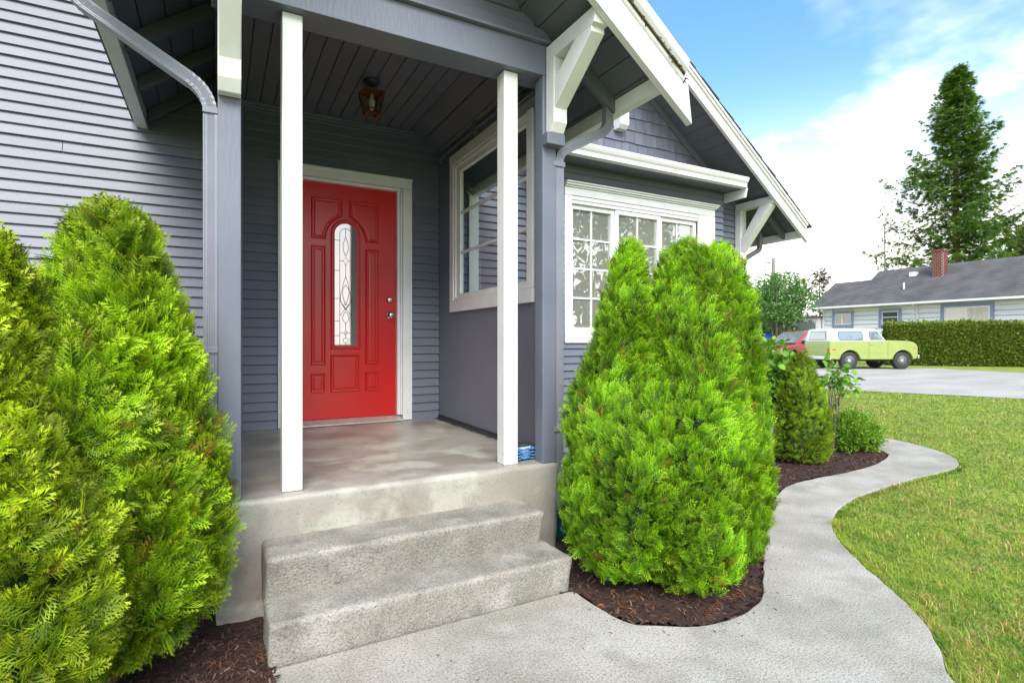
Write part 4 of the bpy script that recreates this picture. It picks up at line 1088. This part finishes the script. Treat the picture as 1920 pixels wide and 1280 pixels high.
# bare soil seam between path and lawn
sm = MB()
for i in range(len(outer)-1):
    a, b_ = Vector((*outer[i], 0)), Vector((*outer[i+1], 0)); d = (b_-a); 
    if d.length < 1e-5: continue
    nrm = Vector((d.y, -d.x, 0)).normalized()
    w1 = .03+.018*noise.noise((a.x*5, a.y*5, 0)); w2 = .03+.018*noise.noise((b_.x*5, b_.y*5, 0))
    q = len(sm.v); sm.v += [(a.x, a.y, Z0+.006), (b_.x, b_.y, Z0+.006), (b_.x+nrm.x*w2, b_.y+nrm.y*w2, Z0+.006), (a.x+nrm.x*w1, a.y+nrm.y*w1, Z0+.006)]; sm.f.append((q, q+1, q+2, q+3))
struct(sm.build('soil_edge', 'soil'), 'thin strip of bare soil between path and lawn')

# ================================================================== NEIGHBOUR HOUSE (front wall runs along y at x = 37)
NH = root('neighbour_house', 'white single storey house with dark shingle roof and brick chimney across the lane', 'house', (37, 15, 0))
NX = 37.0
m = MB(); m.box(NX+.05, NX+8, -2, 22.94, 0, 3.47); m.build('wall', 'neighbour_white', NH)
m = MB(); m.prism([(NX+.01, 22.93, 3.45), (NX+8, 22.93, 3.45), (NX+2.6, 22.93, 5.2)], (0, -.3, 0)); m.build('gable_wall', 'neighbour_white', NH)
wins = [((20.94, 22.36), (2.21, 3.29), 'g'), ((18.08, 19.39), (2.17, 3.31), 's'), ((13.53, 16.02), (2.05, 3.385), 'p')]
z = .35; bm_ = {}
while z < 3.45:
    e = .285; z1 = min(z+e, 3.46)
    spans = [(-2, 22.90)]
    for (ya, yb), (za, zb_), _ in wins:
        if z+e > za+.02 and z < zb_-.02:
            ns = []
            for a, c in spans:
                if yb <= a or ya >= c: ns.append((a, c)); continue
                if ya > a: ns.append((a, ya))
                if yb < c: ns.append((yb, c))
            spans = ns
    for a, c in spans:
        m = MB(); m.prism([(NX+.05, a, z+.04), (NX-.055, a, z+.04), (NX-.008, a, z1), (NX+.05, a, z1)], (0, c-a, 0)); m.build('siding_board', 'neighbour_white', NH)
    z += e
for yy in (22.90, 17.35):
    m = MB(); m.box(NX-.05, NX+.0, yy, yy+.09, 0, 3.46); m.build('corner_board', 'neighbour_white', NH, bevel=.004)
for (ya, yb), (za, zb_), kd in wins:
    m = MB(); t = .17
    m.box(NX-.085, NX, ya, ya+t, za, zb_); m.box(NX-.07, NX, yb-t, yb, za, zb_); m.box(NX-.07, NX, ya+t, yb-t, zb_-t, zb_); m.box(NX-.07, NX, ya+t, yb-t, za, za+t)
    wo = m.build('window', 'neighbour_blue', NH, bevel=.006)
    m = MB(); s = t+.002; q = .055
    m.box(NX-.045, NX-.005, ya+s, ya+s+q, za+s, zb_-s); m.box(NX-.045, NX-.005, yb-s-q, yb-s, za+s, zb_-s); m.box(NX-.045, NX-.005, ya+s+q, yb-s-q, zb_-s-q, zb_-s); m.box(NX-.045, NX-.005, ya+s+q, yb-s-q, za+s, za+s+q)
    if kd == 'g': ym = ya+s+.55; m.box(NX-.045, NX-.005, ym, ym+.09, za+s+q, zb_-s-q)
    if kd == 's': zz = (za+zb_)/2; m.box(NX-.045, NX-.005, ya+s+q, yb-s-q, zz, zz+.05)
    m.build('window_frame', 'vinyl_white', wo)
    m = MB(); m.box(NX-.022, NX-.012, ya+s+q, yb-s-q, za+s+q, zb_-s-q); m.build('pane', 'pane_picture' if kd == 'p' else 'pane_far', wo)
# picture window curtains hang inside the frame, in front of the dim room pane
m = MB()
for k in range(18):
    y = 13.80+k*.052; top = 3.13; m.prism([(NX-.026, y, 2.25), (NX-.030-.006*(k % 2), y+.026, 2.25), (NX-.030-.006*(k % 2), y+.026+.02, top), (NX-.026, y+.02, top)], (.004, 0, 0))
m.build('curtain', 'curtain', NH)
# roof: main slope and lower wing, with courses
def nroof(y0, y1, x1, name):
    f = lambda x: 3.60+.637*(x-36.5)
    m = MB(); m.prism([(36.45, y0, f(36.45)), (x1, y0, f(x1)), (x1, y0, f(x1)-.08), (36.45, y0, f(36.45)-.08)], (0, y1-y0, 0)); m.build(name, 'shingle_asphalt', NH)
    m = MB(); f2 = lambda x: f(2*x1-x); m.prism([(x1, y0, f(x1)-.002), (2*x1-36.45, y0, f(36.45)), (2*x1-36.45, y0, f(36.45)-.08), (x1, y0, f(x1)-.082)], (0, y1-y0, 0)); m.build(name, 'shingle_asphalt', NH)
    cs = MB(); x = 36.45
    while x < x1-.16:
        cs.prism([(x, y0+.01, f(x)+.002), (x-.004, y0+.01, f(x)+.022), (x+.17, y0+.01, f(x+.17)+.006)], (0, y1-y0-.02, 0)); x += .17
    cs.build('shingle_courses', 'shingle_asphalt', NH)['kind'] = 'stuff'
nroof(-3, 21.2, 40.5, 'roof'); nroof(21.2, 23.65, 39.45, 'roof')
m = MB(); m.box(36.33, 36.445, -3, 23.68, 3.48, 3.60); m.build('gutter', 'vinyl_white', NH, bevel=.01)
m = MB(); m.box(36.46, NX, -3, 23.6, 3.47, 3.50); m.build('soffit', 'neighbour_white', NH)
m = MB(); m.tube([(36.40, 17.22, 3.5), (36.42, 17.2, 3.42), (36.9, 17.2, 3.30), (36.93, 17.2, .2)], .045, 8); m.build('downspout', 'vinyl_white', NH)
m = MB(); m.tube([(36.40, 23.2, 3.5), (36.9, 22.98, 3.22), (36.93, 22.96, .2)], .045, 8); m.build('downspout', 'vinyl_white', NH)
# chimney: bricks with mortar between
CHx, CHy = 39.35, 17.1
m = MB(); m.box(CHx-.27, CHx+.27, CHy-.29, CHy+.29, 5.1, 6.78); chim = m.build('chimney', 'mortar', NH)
m = MB(); z = 5.15; r_ = 0
while z < 6.75:
    for sx in (-1, 1):
        y = CHy-.31+(.11 if r_ % 2 else 0)
        while y < CHy+.31-.02:
            y2 = min(y+.20, CHy+.31); m.box(CHx+sx*.285-.012, CHx+sx*.285+.012, y, y2-.018, z, z+.075); y += .22
        x = CHx-.27+(.0 if r_ % 2 else .11)
        while x < CHx+.27-.02:
            x2 = min(x+.20, CHx+.27); m.box(x, x2-.018, CHy+sx*.305-.012, CHy+sx*.305+.012, z, z+.075); x += .22
    z += .092; r_ += 1
o = m.build('brickwork', 'brick', chim); o['kind'] = 'stuff'
m = MB(); m.box(CHx-.33, CHx+.33, CHy-.35, CHy+.35, 6.78, 6.90); m.build('cap', 'brick', chim, bevel=.01)
m = MB(); m.box(39.3, 39.7, 18.4, 18.8, 5.42, 5.72); m.build('roof_vent', 'vinyl_white', NH, bevel=.03)
m = MB(); m.tube([(38.0, 18.45, 4.4), (38.0, 18.45, 4.95)], .05, 10); m.build('vent_pipe', 'vinyl_white', NH)
m = MB(); m.tube([(40.5, 20.85, 6.0), (40.5, 20.85, 9.2)], .05, 6)
for k in range(9):
    a = k*.28-1.1; m.tube([(40.5+a*.5, 20.85-a*.85-.25*(1-.06*k), 9.05), (40.5+a*.5+.4*(1-.06*k), 20.85-a*.85+.30*(1-.06*k), 9.05)], .010, 4)
m.tube([(39.95, 21.8, 9.05), (41.1, 19.9, 9.05)], .014, 4); m.build('antenna', 'bark_grey', NH)
# back porch / shed beyond the house
SH = root('lattice_shed', 'small green roofed lean-to with white lattice beside the neighbour house', 'shed', (37.2, 24.3, 0))
m = MB(); m.box(36.6, 38.5, 23.1, 25.0, 0, 2.9); m.build('wall', 'neighbour_white', SH)
m = MB(); m.box(36.57, 36.6, 23.3, 24.8, 1.95, 2.75); m.build('pane', 'pane_car', SH)
m = MB(); m.box(36.4, 38.7, 22.97, 25.1, 2.9, 3.02); m.build('roof', 'shingle_asphalt', SH)
m = MB()
for k in range(-8, 16):
    y = 23.1+k*.14
    for s in (-1, 1):
        a = Vector((36.54, y, 1.2)); b_ = Vector((36.54, y+s*.7, 1.9))
        if 23.05 < min(a.y, b_.y) and max(a.y, b_.y) < 25.05: m.bar(a, b_, .03, .02)
m.build('lattice', 'vinyl_white', SH)

# ================================================================== HEDGE
def leaf_blob(name, label, cat, P, Nn, size, c1, c2, parent=None, matn='leaf', kind=None, seed=0):
    rng = np.random.default_rng(seed); n = len(P)
    T = np.array([(0, 0, 0), (-.32, .5, .08), (0, 1, -.05), (.32, .5, .08)]); TF = np.array([(0, 1, 2), (0, 2, 3)])
    B = unit(Nn*.8+rng.normal(size=(n, 3))*.6+np.array([0, 0, .35])); A = unit(np.cross(B, rng.normal(size=(n, 3)))); ZZ = np.cross(A, B)
    V, F = scatter(T, TF, P, A, B, ZZ, rng.uniform(.6, 1.3, n)*size)
    mixf = rng.uniform(0, 1, (n, 1)); col = (np.array(c1)*(1-mixf)+np.array(c2)*mixf)*rng.uniform(.7, 1.25, (n, 1))
    o = fastmesh(name, V, F, np.repeat(col, 4, 0), matn, parent)
    if label: tag(o, label, cat, kind=kind)
    return o
HG = root('hedge', 'long clipped dark green hedge in front of the neighbour house', 'hedge', (33.5, 13.6, 0))
ha, hb = np.array((31.7, 16.1)), np.array((39.0, 7.6)); hd = (hb-ha)/np.linalg.norm(hb-ha); hn = np.array((hd[1], -hd[0])); hn = hn if hn[0] < 0 else -hn
hl = np.linalg.norm(hb-ha); nh = 46000
u = RNG.uniform(0, hl, nh); v = RNG.uniform(0, 1, nh); rr = RNG.uniform(size=nh)
HH = 2.12
front = rr < .68; topm = (rr >= .68) & (rr < .92); end = rr >= .92
zz = np.where(front | end, v*HH, HH); off = np.where(front, 0, np.where(topm, v*1.1, RNG.uniform(0, 1.1, nh)))
u = np.where(end, 0, u)
P2 = ha+u[:, None]*hd-off[:, None]*hn
bz = np.array([noise.noise((a*1.3, b_*1.3, c*1.3)) for a, b_, c in zip(P2[:, 0], P2[:, 1], zz)])
P3 = np.concatenate([P2+hn*(np.where(topm, 0, .10*bz+RNG.normal(0, .04, nh)))[:, None], (zz+np.where(topm, .16*bz+RNG.normal(0, .07, nh), 0))[:, None]], 1)
Nn = np.where(topm[:, None], np.array([[0, 0, 1.0]]), np.array([[hn[0], hn[1], .15]]))
leaf_blob('foliage', None, None, P3, Nn, .12, (.12, .20, .022), (.26, .31, .045), HG, seed=4)
m = MB(); q = [ha+hd*.1-hn*.12, hb-hn*.12, hb-hn*1.0, ha+hd*.1-hn*1.0]; m.prism([(a[0], a[1], -.03) for a in q], (0, 0, HH-.06)); m.build('inner_branches', 'bark_grey', HG)

# ================================================================== TREES
def conifer(name, label, x, y, H, zb, lmax, nb, seed, c1, c2, tr, cl=1.0, shape=None, ntuft=46):
    rng = np.random.default_rng(seed)
    rt = root(name, label, 'tree', (x, y, 0))
    m = MB(); m.tube([(x, y, -.1), (x+.05, y, H*.3), (x-.05, y+.05, H*.65), (x, y, H*.98)], [tr, tr*.8, tr*.45, .03], 10); m.build('trunk', 'bark', rt, smooth=True)
    limbs = MB(); P = []; D = []; SZ = []
    for k in range(nb):
        u = (k+.5)/nb; z = zb+(H-zb)*u**.92
        l = lmax*shape(u)*rng.choice([.6, .8, 1.0, 1.18])*rng.uniform(.85, 1.1); a = k*2.39996+rng.normal(0, .35)
        rise = -.12+.65*u+rng.normal(0, .10)
        pts = []; p = Vector((x, y, z)); s = Vector((math.cos(a), math.sin(a), 0))
        K = 7
        for j in range(K+1):
            t = j/K; pts.append(p+s*(l*t)+Vector((0, 0, l*(rise*t-.30*t*(1-t)+.22*t*t*t))))
        limbs.tube(pts, [max(.012, tr*.16*(1-j/K)*(l/lmax)+.012) for j in range(K+1)], 4, False)
        nt_ = int(ntuft*(.35+l/lmax))
        for q in range(nt_):
            t = rng.uniform(.03, 1)**.95; j = min(int(t*K), K-1); f = t*K-j; c = pts[j].lerp(pts[j+1], f)
            side = Vector((-s.y, s.x, 0)); w = (1-t)*.22*l+.18
            off = side*rng.normal(0, w)+Vector((0, 0, -abs(rng.normal(0, .05*l+.22))+.10))+s*rng.normal(0, .15)
            P.append(c+off); D.append((s*.8+side*np.sign(off.dot(side))*rng.uniform(.1, .8)+Vector((0, 0, rng.uniform(-.55, .15)))).normalized()); SZ.append(rng.uniform(.6, 1.25)*cl)
    limbs.build('branches', 'bark_grey', rt)
    P = np.array(P); D = np.array(D); SZ = np.array(SZ); n = len(P)
    T = []; TF = []
    for i in range(7):
        a = (i-3)*.30; L_ = 1-.10*abs(i-3); b0 = len(T)
        T += [(-.05+.0*i, .05*i*0, 0), (math.sin(a)*L_, math.cos(a)*L_*.95, -.15+.05*((i*5) % 3)), (.07, .06, .02)]; TF.append((b0, b0+1, b0+2))
    T = np.array(T); TF = np.array(TF)
    A, ZZ = frames(D, np.array([[0, 0, 1.0]])+rng.normal(size=(n, 3))*.5)
    V, F = scatter(T, TF, P, A, D, np.cross(A, D), SZ*.55)
    mixf = rng.uniform(0, 1, (n, 1)); col = (np.array(c1)*(1-mixf)+np.array(c2)*mixf)*rng.uniform(.65, 1.3, (n, 1))
    fastmesh('crown', V, F, np.repeat(col, len(T), 0), 'foliage', rt)
    return rt
conifer('fir_tree', 'very tall dark green fir tree rising behind the neighbour roof', 54.8, 22.6, 24.2, 3.2, 7.9, 150, 12, (.045, .125, .014), (.15, .26, .024), .36,
        shape=lambda u: min(.78, .05+1.02*(1-u)**1.15), ntuft=180, cl=1.0)
conifer('fir_tree', 'tiny olive fir tree top just left of the neighbour roof', 58.4, 36.7, 9.2, 1.0, 2.9, 40, 13, (.08, .09, .03), (.12, .12, .04), .14, shape=lambda u: .2+.8*(1-u), ntuft=40)
def broad(name, label, x, y, z0, z1, rx, ry, n, size, c1, c2, seed, stems=4, tr=.07, bm='bark_grey'):
    rng = np.random.default_rng(seed); rt = root(name, label, 'tree', (x, y, 0))
    cz = (z0+z1)/2; rz = (z1-z0)/2; K = 60
    d = unit(rng.normal(size=(K, 3))); r = .35+.6*rng.uniform(size=K)
    cc = np.array([x, y, cz])+d*r[:, None]*np.array([rx, ry, rz]); cr_ = rng.uniform(.16, .34, K)*rx*1.1
    i = rng.integers(0, K, n); dd = unit(rng.normal(size=(n, 3))); P = cc[i]+dd*(cr_[i]*rng.uniform(.45, 1.05, n))[:, None]
    leaf_blob('crown', None, None, P, dd, size, c1, c2, rt, seed=seed)
    m = MB()
    for s in range(stems):
        bx, by = x+rng.normal()*.25, y+rng.normal()*.25
        for q in range(5):
            e = cc[rng.integers(0, K)]; mdp = ((bx+e[0])/2+rng.normal()*.1, (by+e[1])/2+rng.normal()*.1, z0+.2)
            m.tube([(bx, by, -.1), mdp, tuple(e)], [tr, tr*.7, tr*.2], 6)
    m.build('trunk', bm, rt, smooth=True); return rt
broad('deciduous_tree', 'light multi stemmed leafy tree behind the red car', 30.1, 21.4, 2.0, 5.5, 2.1, 2.1, 9000, .16, (.09, .22, .045), (.17, .33, .08), 41, tr=.05)
broad('deciduous_tree', 'low dark rounded tree between the leafy tree and the lattice shed', 35.5, 27.0, .6, 4.0, 2.8, 2.2, 14000, .22, (.04, .10, .02), (.09, .17, .03), 42)
broad('deciduous_tree', 'yellow green bushy tree behind the lattice shed', 41.5, 31.5, 1.0, 5.4, 3.2, 2.6, 9000, .28, (.12, .22, .03), (.20, .30, .04), 43)
broad('deciduous_tree', 'olive green tree top at the right picture edge behind the neighbour roof', 78.5, 24.5, 3.0, 14.6, 5.5, 5.0, 12000, .55, (.10, .15, .03), (.17, .21, .05), 44, tr=.25)
MT = ['tall leafy tree across the street mirrored in the bay window', 'dark fir tree across the street mirrored in the middle bay sash',
      'broad leafy tree across the street between the two mirrored firs', 'fir tree across the street farthest along the lane', 'leafy tree across the street nearest the porch side']
for k, (x, y, h) in enumerate(((22, -20, 15), (30, -23, 16), (35, -14, 12), (42, -12, 15), (15.5, -23, 12))):
    if k in (0, 2, 4):
        broad('deciduous_tree', MT[k], x, y, .4, h, 5, 5, 5200, .42, (.04, .09, .02), (.08, .14, .03), 60+k, tr=.25)
    else:
        conifer('fir_tree', MT[k], x, y, h, 1, 4.8, 60, 70+k, (.04, .09, .015), (.08, .14, .02), .3, shape=lambda u: .1+.95*(1-u), ntuft=60)
UP = root('utility_pole', 'weathered wooden utility pole behind the leafy tree', 'pole', (35.9, 26.1, 0))
m = MB(); m.tube([(35.9, 26.1, -.2), (35.9, 26.1, 7.4)], [.17, .13], 10); m.build('shaft', 'pole_wood', UP, smooth=True)
m = MB(); m.box(35.2, 35.8, 26.25, 26.33, 7.0, 7.1); m.build('crossarm', 'pole_wood', UP)
# white shed and blue tarp stack far left of the lane
WS = root('white_shed', 'white outbuilding with a small window beyond the parked cars', 'shed', (31.5, 26, 0))
m = MB(); m.box(29.2, 33.0, 25.2, 28.0, 0, 2.0); m.build('wall', 'neighbour_white', WS)
m = MB(); m.prism([(29.0, 25.0, 2.0), (33.2, 25.0, 2.0), (33.2, 25.0, 2.12), (29.0, 25.0, 2.12)], (0, 3.2, .5)); m.build('roof', 'pole_wood', WS)
m = MB(); m.box(29.5, 30.1, 25.15, 25.2, .8, 1.8); m.build('pane', 'pane_far', WS)
V = MB(); b0 = 0
nx_, nz_ = 16, 8; cxy = LD(16.3, 34.0)
rings = []
for k in range(nz_+1):
    ring = []
    for a in range(24):
        th = 2*math.pi*a/24; cxx = math.copysign(abs(math.cos(th))**.5, math.cos(th)); cyy = math.copysign(abs(math.sin(th))**.5, math.sin(th))
        rr_ = (1-.10*(k/nz_)**2)*(1+.05*noise.noise((th*2, k*.5, 0))); ring.append((cxy[0]+cxx*.50*rr_, cxy[1]+cyy*.45*rr_, 1.75*k/nz_*(1+.04*noise.noise((th, 2, 0)))))
    rings.append(ring)
V.loft(rings, True, True)
tag(V.build('tarp_covered_stack', 'tarp_blue', smooth=True), 'bright blue tarpaulin draped over a stack beyond the red car', 'tarpaulin')

# ================================================================== VEHICLES
def wheel(rt, x, y, z, r, w, rimm, side=-1, spokes=5):
    m = MB(); m.lathe_y((x, y, z), [(r*.60, 0), (r*.66, -.012), (r*.93, -.012), (r, .03), (r, w-.03), (r*.93, w), (r*.6, w)], 32)
    wo = m.build('wheel', 'rubber', rt, smooth=True)
    m = MB(); m.lathe_y((x, y-.004, z), [(r*.60, 0), (r*.56, .006), (r*.50, .03), (r*.30, .035), (r*.20, .012), (r*.16, -.005), (.01, -.006)], 28); m.build('rim', rimm, wo, smooth=True)
    m = MB()
    for k in range(spokes):
        a = 2*math.pi*k/spokes+.3; m.lathe_y((x+math.cos(a)*r*.39, y+.024, z+math.sin(a)*r*.39), [(r*.075, 0), (r*.07, -.004)], 10)
    m.build('rim_holes', 'rubber', wo); return wo
def archpoly(pts_bottom, wheels, r, zb):
    """bottom edge from front to rear with wheel arches"""
    o = []
    for wx in sorted(wheels, reverse=True):
        o += [(wx+r*math.cos(t), .40+r*math.sin(t)) for t in np.linspace(math.asin((zb-.40)/r), math.pi-math.asin((zb-.40)/r), 14)]
    return o
ax, ay = LD(15.35, 24.7)
RZ = -YAW+math.radians(3.5)
BL = root('green_truck', 'lime green vintage two door truck with a white cap parked beside the hedge', 'truck', (ax-math.cos(RZ)*.95, ay-math.sin(RZ)*.95, Z0), RZ, local=True)
W_ = 1.92
side = [(0.0, 1.27), (0.0, .62), (.02, .48)] + archpoly(None, (.95, 3.46), .50, .46)[::-1] + [(4.12, .50), (4.18, .62), (4.19, 1.02), (4.13, 1.14), (4.02, 1.23), (3.80, 1.295), (3.2, 1.325), (2.74, 1.335), (2.70, 1.29)]
m = MB(); m.prism([(x, 0, z) for x, z in side], (0, W_, 0)); BODY = m.build('body', 'car_green', BL, bevel=.035, seg=3)
m = MB(); m.box(.3, 3.9, .25, W_-.25, .38, .75); m.build('chassis', 'rubber', BL)
def cabin(name, prof, y0, y1, inset_, m_, par, bev=.03):
    zb = min(z for x, z in prof); zt = max(z for x, z in prof)
    f = lambda z: inset_*(z-zb)/(zt-zb)
    m = MB(); n = len(prof)
    m.v = [(x, y0+f(z), z) for x, z in prof]+[(x, y1-f(z), z) for x, z in prof]
    m.f = [tuple(range(n)), tuple(range(2*n-1, n-1, -1))]+[(i, n+i, n+(i+1) % n, (i+1) % n) for i in range(n)]
    return m.build(name, m_, par, bevel=bev, seg=3), f
cab, cf = cabin('cap', [(.012, 1.272), (2.71, 1.292), (2.33, 1.83), (2.1, 1.865), (.25, 1.875), (.10, 1.84)], .03, W_-.03, .13, 'car_white', BL)
def sidewin(pts, f, name='side_window', off=.012, mt='pane_car', par=BL, y0=.03, fr='rubber', grow=.022):
    cx_ = sum(p[0] for p in pts)/len(pts); cz_ = sum(p[1] for p in pts)/len(pts)
    big = [(x+math.copysign(grow, x-cx_), z+math.copysign(grow, z-cz_)) for x, z in pts]
    a = MB(); a.prism([(x, y0+f(z)-.006, z) for x, z in big], (0, .02, 0)); o = a.build(name, fr, par)
    a = MB(); a.prism([(x, y0+f(z)-off, z) for x, z in pts], (0, .005, 0)); a.build('pane', mt, o)
f1 = lambda z: .13*(z-1.272)/(1.875-1.272)
def rr4(x0, x1, z0, z1, r=.07):
    return [(x0+r, z0), (x1-r, z0), (x1, z0+r), (x1, z1-r), (x1-r, z1), (x0+r, z1), (x0, z1-r), (x0, z0+r)]
sidewin(rr4(.46, 1.60, 1.345, 1.73), f1); sidewin([(1.90, 1.34), (2.60, 1.34), (2.32, 1.765), (1.90, 1.765)], f1, fr='car_white')
# rear window on the back of the cap, tailgate, lamps, bumper
def rearx(z): return .012+.088*max(0, (z-1.272)/(.568))
a = MB(); q = [(.30, 1.35), (1.62, 1.35), (1.52, 1.74), (.40, 1.74)]; a.prism([(rearx(z)-.010, y, z) for y, z in q], (.02, 0, 0)); o = a.build('rear_window', 'rubber', BL)
a = MB(); q = [(.33, 1.37), (1.59, 1.37), (1.50, 1.72), (.43, 1.72)]; a.prism([(rearx(z)-.016, y, z) for y, z in q], (.005, 0, 0)); a.build('pane', 'pane_car', o)
a = MB(); a.box(-.018, -.001, .16, 1.76, .66, 1.24); tg = a.build('tailgate', 'car_green', BL, bevel=.012)
a = MB(); a.box(-.030, -.019, .20, 1.72, 1.02, 1.06); a.box(-.030, -.019, .20, 1.72, .76, .80); a.build('tailgate_rib', 'car_green', tg, bevel=.004)
a = MB(); a.box(-.11, .05, -.01, W_+.01, .46, .60); a.build('rear_bumper', 'car_white', BL, bevel=.025)
a = MB(); a.box(4.19, 4.27, -.01, W_+.01, .50, .66); a.build('front_bumper', 'chrome', BL, bevel=.025)
for y in (.03, W_-.13):
    a = MB(); a.box(-.022, -.003, y, y+.10, .72, .98); a.build('tail_light', 'lamp_red', BL, bevel=.006)
a = MB(); a.box(.12, .27, -.010, -.001, .885, .935); a.build('side_marker', 'lamp_red', BL, bevel=.004)
a = MB(); a.box(3.98, 4.08, -.010, -.001, .94, 1.02); a.build('side_marker', 'lamp_orange', BL, bevel=.004)
a = MB(); a.lathe_y((3.9, 0, 0), [(.001, 0), (.001, .001)], 4) if False else None
for y in (.25, W_-.25):
    a = MB(); rings = [[(4.192+dx, y+r*math.cos(t), .93+r*math.sin(t)) for t in np.linspace(0, 2*math.pi, 17)[:-1]] for dx, r in ((0, .11), (.02, .10), (.03, .05))]; a.loft(rings, True, True); a.build('headlight', 'chrome', BL)
a = MB()
a.box(1.845, 1.853, -.004, .02, .50, 1.285); a.build('door_seam', 'rubber', BL)
a = MB(); a.box(2.745, 2.753, -.004, .02, .50, 1.30); a.build('door_seam', 'rubber', BL)
a = MB(); a.box(1.90, 2.04, -.030, -.004, 1.14, 1.165); a.build('door_handle', 'chrome', BL, bevel=.005)
a = MB(); a.box(.52-.4, .44, -.010, -.001, .745, .765); a.box(1.46, 2.95, -.010, -.001, .745, .765); a.build('body_crease', 'car_green', BL, bevel=.004)
for wx in (.95, 3.46):
    a = MB(); pts = [(wx+.515*math.cos(t), -.004, .40+.515*math.sin(t)) for t in np.linspace(.12, math.pi-.12, 16)]; a.tube(pts, .022, 6); a.build('wheel_arch', 'car_green', BL, smooth=True)
    wheel(BL, wx, .03, .40, .40, .26, 'chrome'); wheel(BL, wx, W_-.28, .40, .40, .26, 'chrome')
a = MB(); a.prism([(2.735, .14, 1.31), (2.735, W_-.14, 1.31), (2.36, W_-.20, 1.81), (2.36, .20, 1.81)], (.004, 0, .004)); a.build('windshield', 'pane_car', BL)

# red car behind the truck, facing left
rx_, ry_ = LD(13.15, 28.3)
RR = -YAW+math.pi-math.radians(-24)
RC = root('red_car', 'red car with a large windshield parked left of the green truck', 'car', (rx_, ry_, Z0), RR, local=True); RC.scale = (1.1, 1.05, 1.12)
# local x forward: nose at x=0, tail at negative x
W2 = 1.8
prof = [(-4.5, .95), (-4.52, .45)] + [(a_, b_) for a_, b_ in archpoly(None, (-3.6, -.85), .37, .30)[::-1]] + [(-.08, .30), (0, .45), (0, .70), (-.12, .86), (-1.15, 1.03), (-1.2, 1.05), (-4.4, 1.05)]
prof = [(x, z-.07 if .3 < z < .8 and False else z) for x, z in prof]
m = MB(); m.prism([(x, -W2/2, z) for x, z in prof], (0, W2, 0)); m.build('body', 'car_red', RC, bevel=.05, seg=3)
cabin('roof', [(-1.10, 1.045), (-2.05, 1.60), (-2.4, 1.66), (-3.9, 1.66), (-4.42, 1.045)], -W2/2+.04, W2/2-.04, .16, 'car_red', RC, .05)
m = MB(); m.prism([(-1.13, -.74, 1.075), (-1.13, .74, 1.075), (-1.98, .64, 1.575), (-1.98, -.64, 1.575)], (.016, 0, .022)); m.build('windshield', 'pane_car', RC)
for s in (-1, 1):
    m = MB(); q = [(-1.45, 1.12), (-2.75, 1.12), (-2.75, 1.56), (-2.12, 1.56)]
    m.prism([(x, s*(W2/2-.04-.16*(z-1.045)/.615+.008), z) for x, z in q], (0, -s*.006, 0)); m.build('side_window', 'pane_car', RC)
    m = MB(); q = [(-2.86, 1.12), (-4.1, 1.12), (-3.8, 1.56), (-2.86, 1.56)]
    m.prism([(x, s*(W2/2-.04-.16*(z-1.045)/.615+.008), z) for x, z in q], (0, -s*.006, 0)); m.build('side_window', 'pane_car', RC)
    m = MB(); m.box(-1.62, -1.48, s*.90-.08, s*.90+.08, 1.06, 1.19); m.build('mirror', 'rubber', RC, bevel=.03)
    m = MB(); m.box(-.06, .012, s*.62-.20, s*.62+.20, .60, .74); m.build('headlight', 'chrome', RC, bevel=.02)
    for wx in (-.85, -3.6): wheel(RC, wx, (W2/2-.22) if s > 0 else (-W2/2), .33, .33, .22, 'chrome')
m = MB(); m.box(-.01, .014, -.36, .36, .50, .68); m.build('grille', 'rubber', RC, bevel=.01)
m = MB(); m.box(-.15, .05, -.88, .88, .30, .44); m.build('bumper', 'car_red', RC, bevel=.04)
# pale blue car further left
bx_, by_ = LD(14.6, 33.0)
BC = root('pale_blue_car', 'pale blue car mostly hidden behind the red car', 'car', (bx_, by_, Z0), RR+.1, local=True)
m = MB(); m.prism([(x, -W2/2, z) for x, z in prof], (0, W2, 0)); m.build('body', 'car_blue', BC, bevel=.05, seg=3)
cabin('roof', [(-1.10, 1.045), (-2.0, 1.42), (-3.4, 1.42), (-4.3, 1.045)], -W2/2+.04, W2/2-.04, .16, 'car_blue', BC, .05)
m = MB(); m.prism([(-1.13, -.74, 1.06), (-1.13, .74, 1.06), (-1.93, .64, 1.40), (-1.93, -.64, 1.40)], (.016, 0, .026)); m.build('windshield', 'pane_car', BC)
for s in (-1, 1):
    for wx in (-.85, -3.6): wheel(BC, wx, (W2/2-.22) if s > 0 else (-W2/2), .33, .33, .22, 'chrome')
    m = MB(); m.box(-.06, .012, s*.62-.20, s*.62+.20, .60, .74); m.build('headlight', 'chrome', BC, bevel=.02)
print('tris', sum(len(o.data.loop_triangles) if o.data.loop_triangles else sum(max(0, len(p.vertices)-2) for p in o.data.polygons) for o in S.objects if o.type == 'MESH'), len(S.objects))
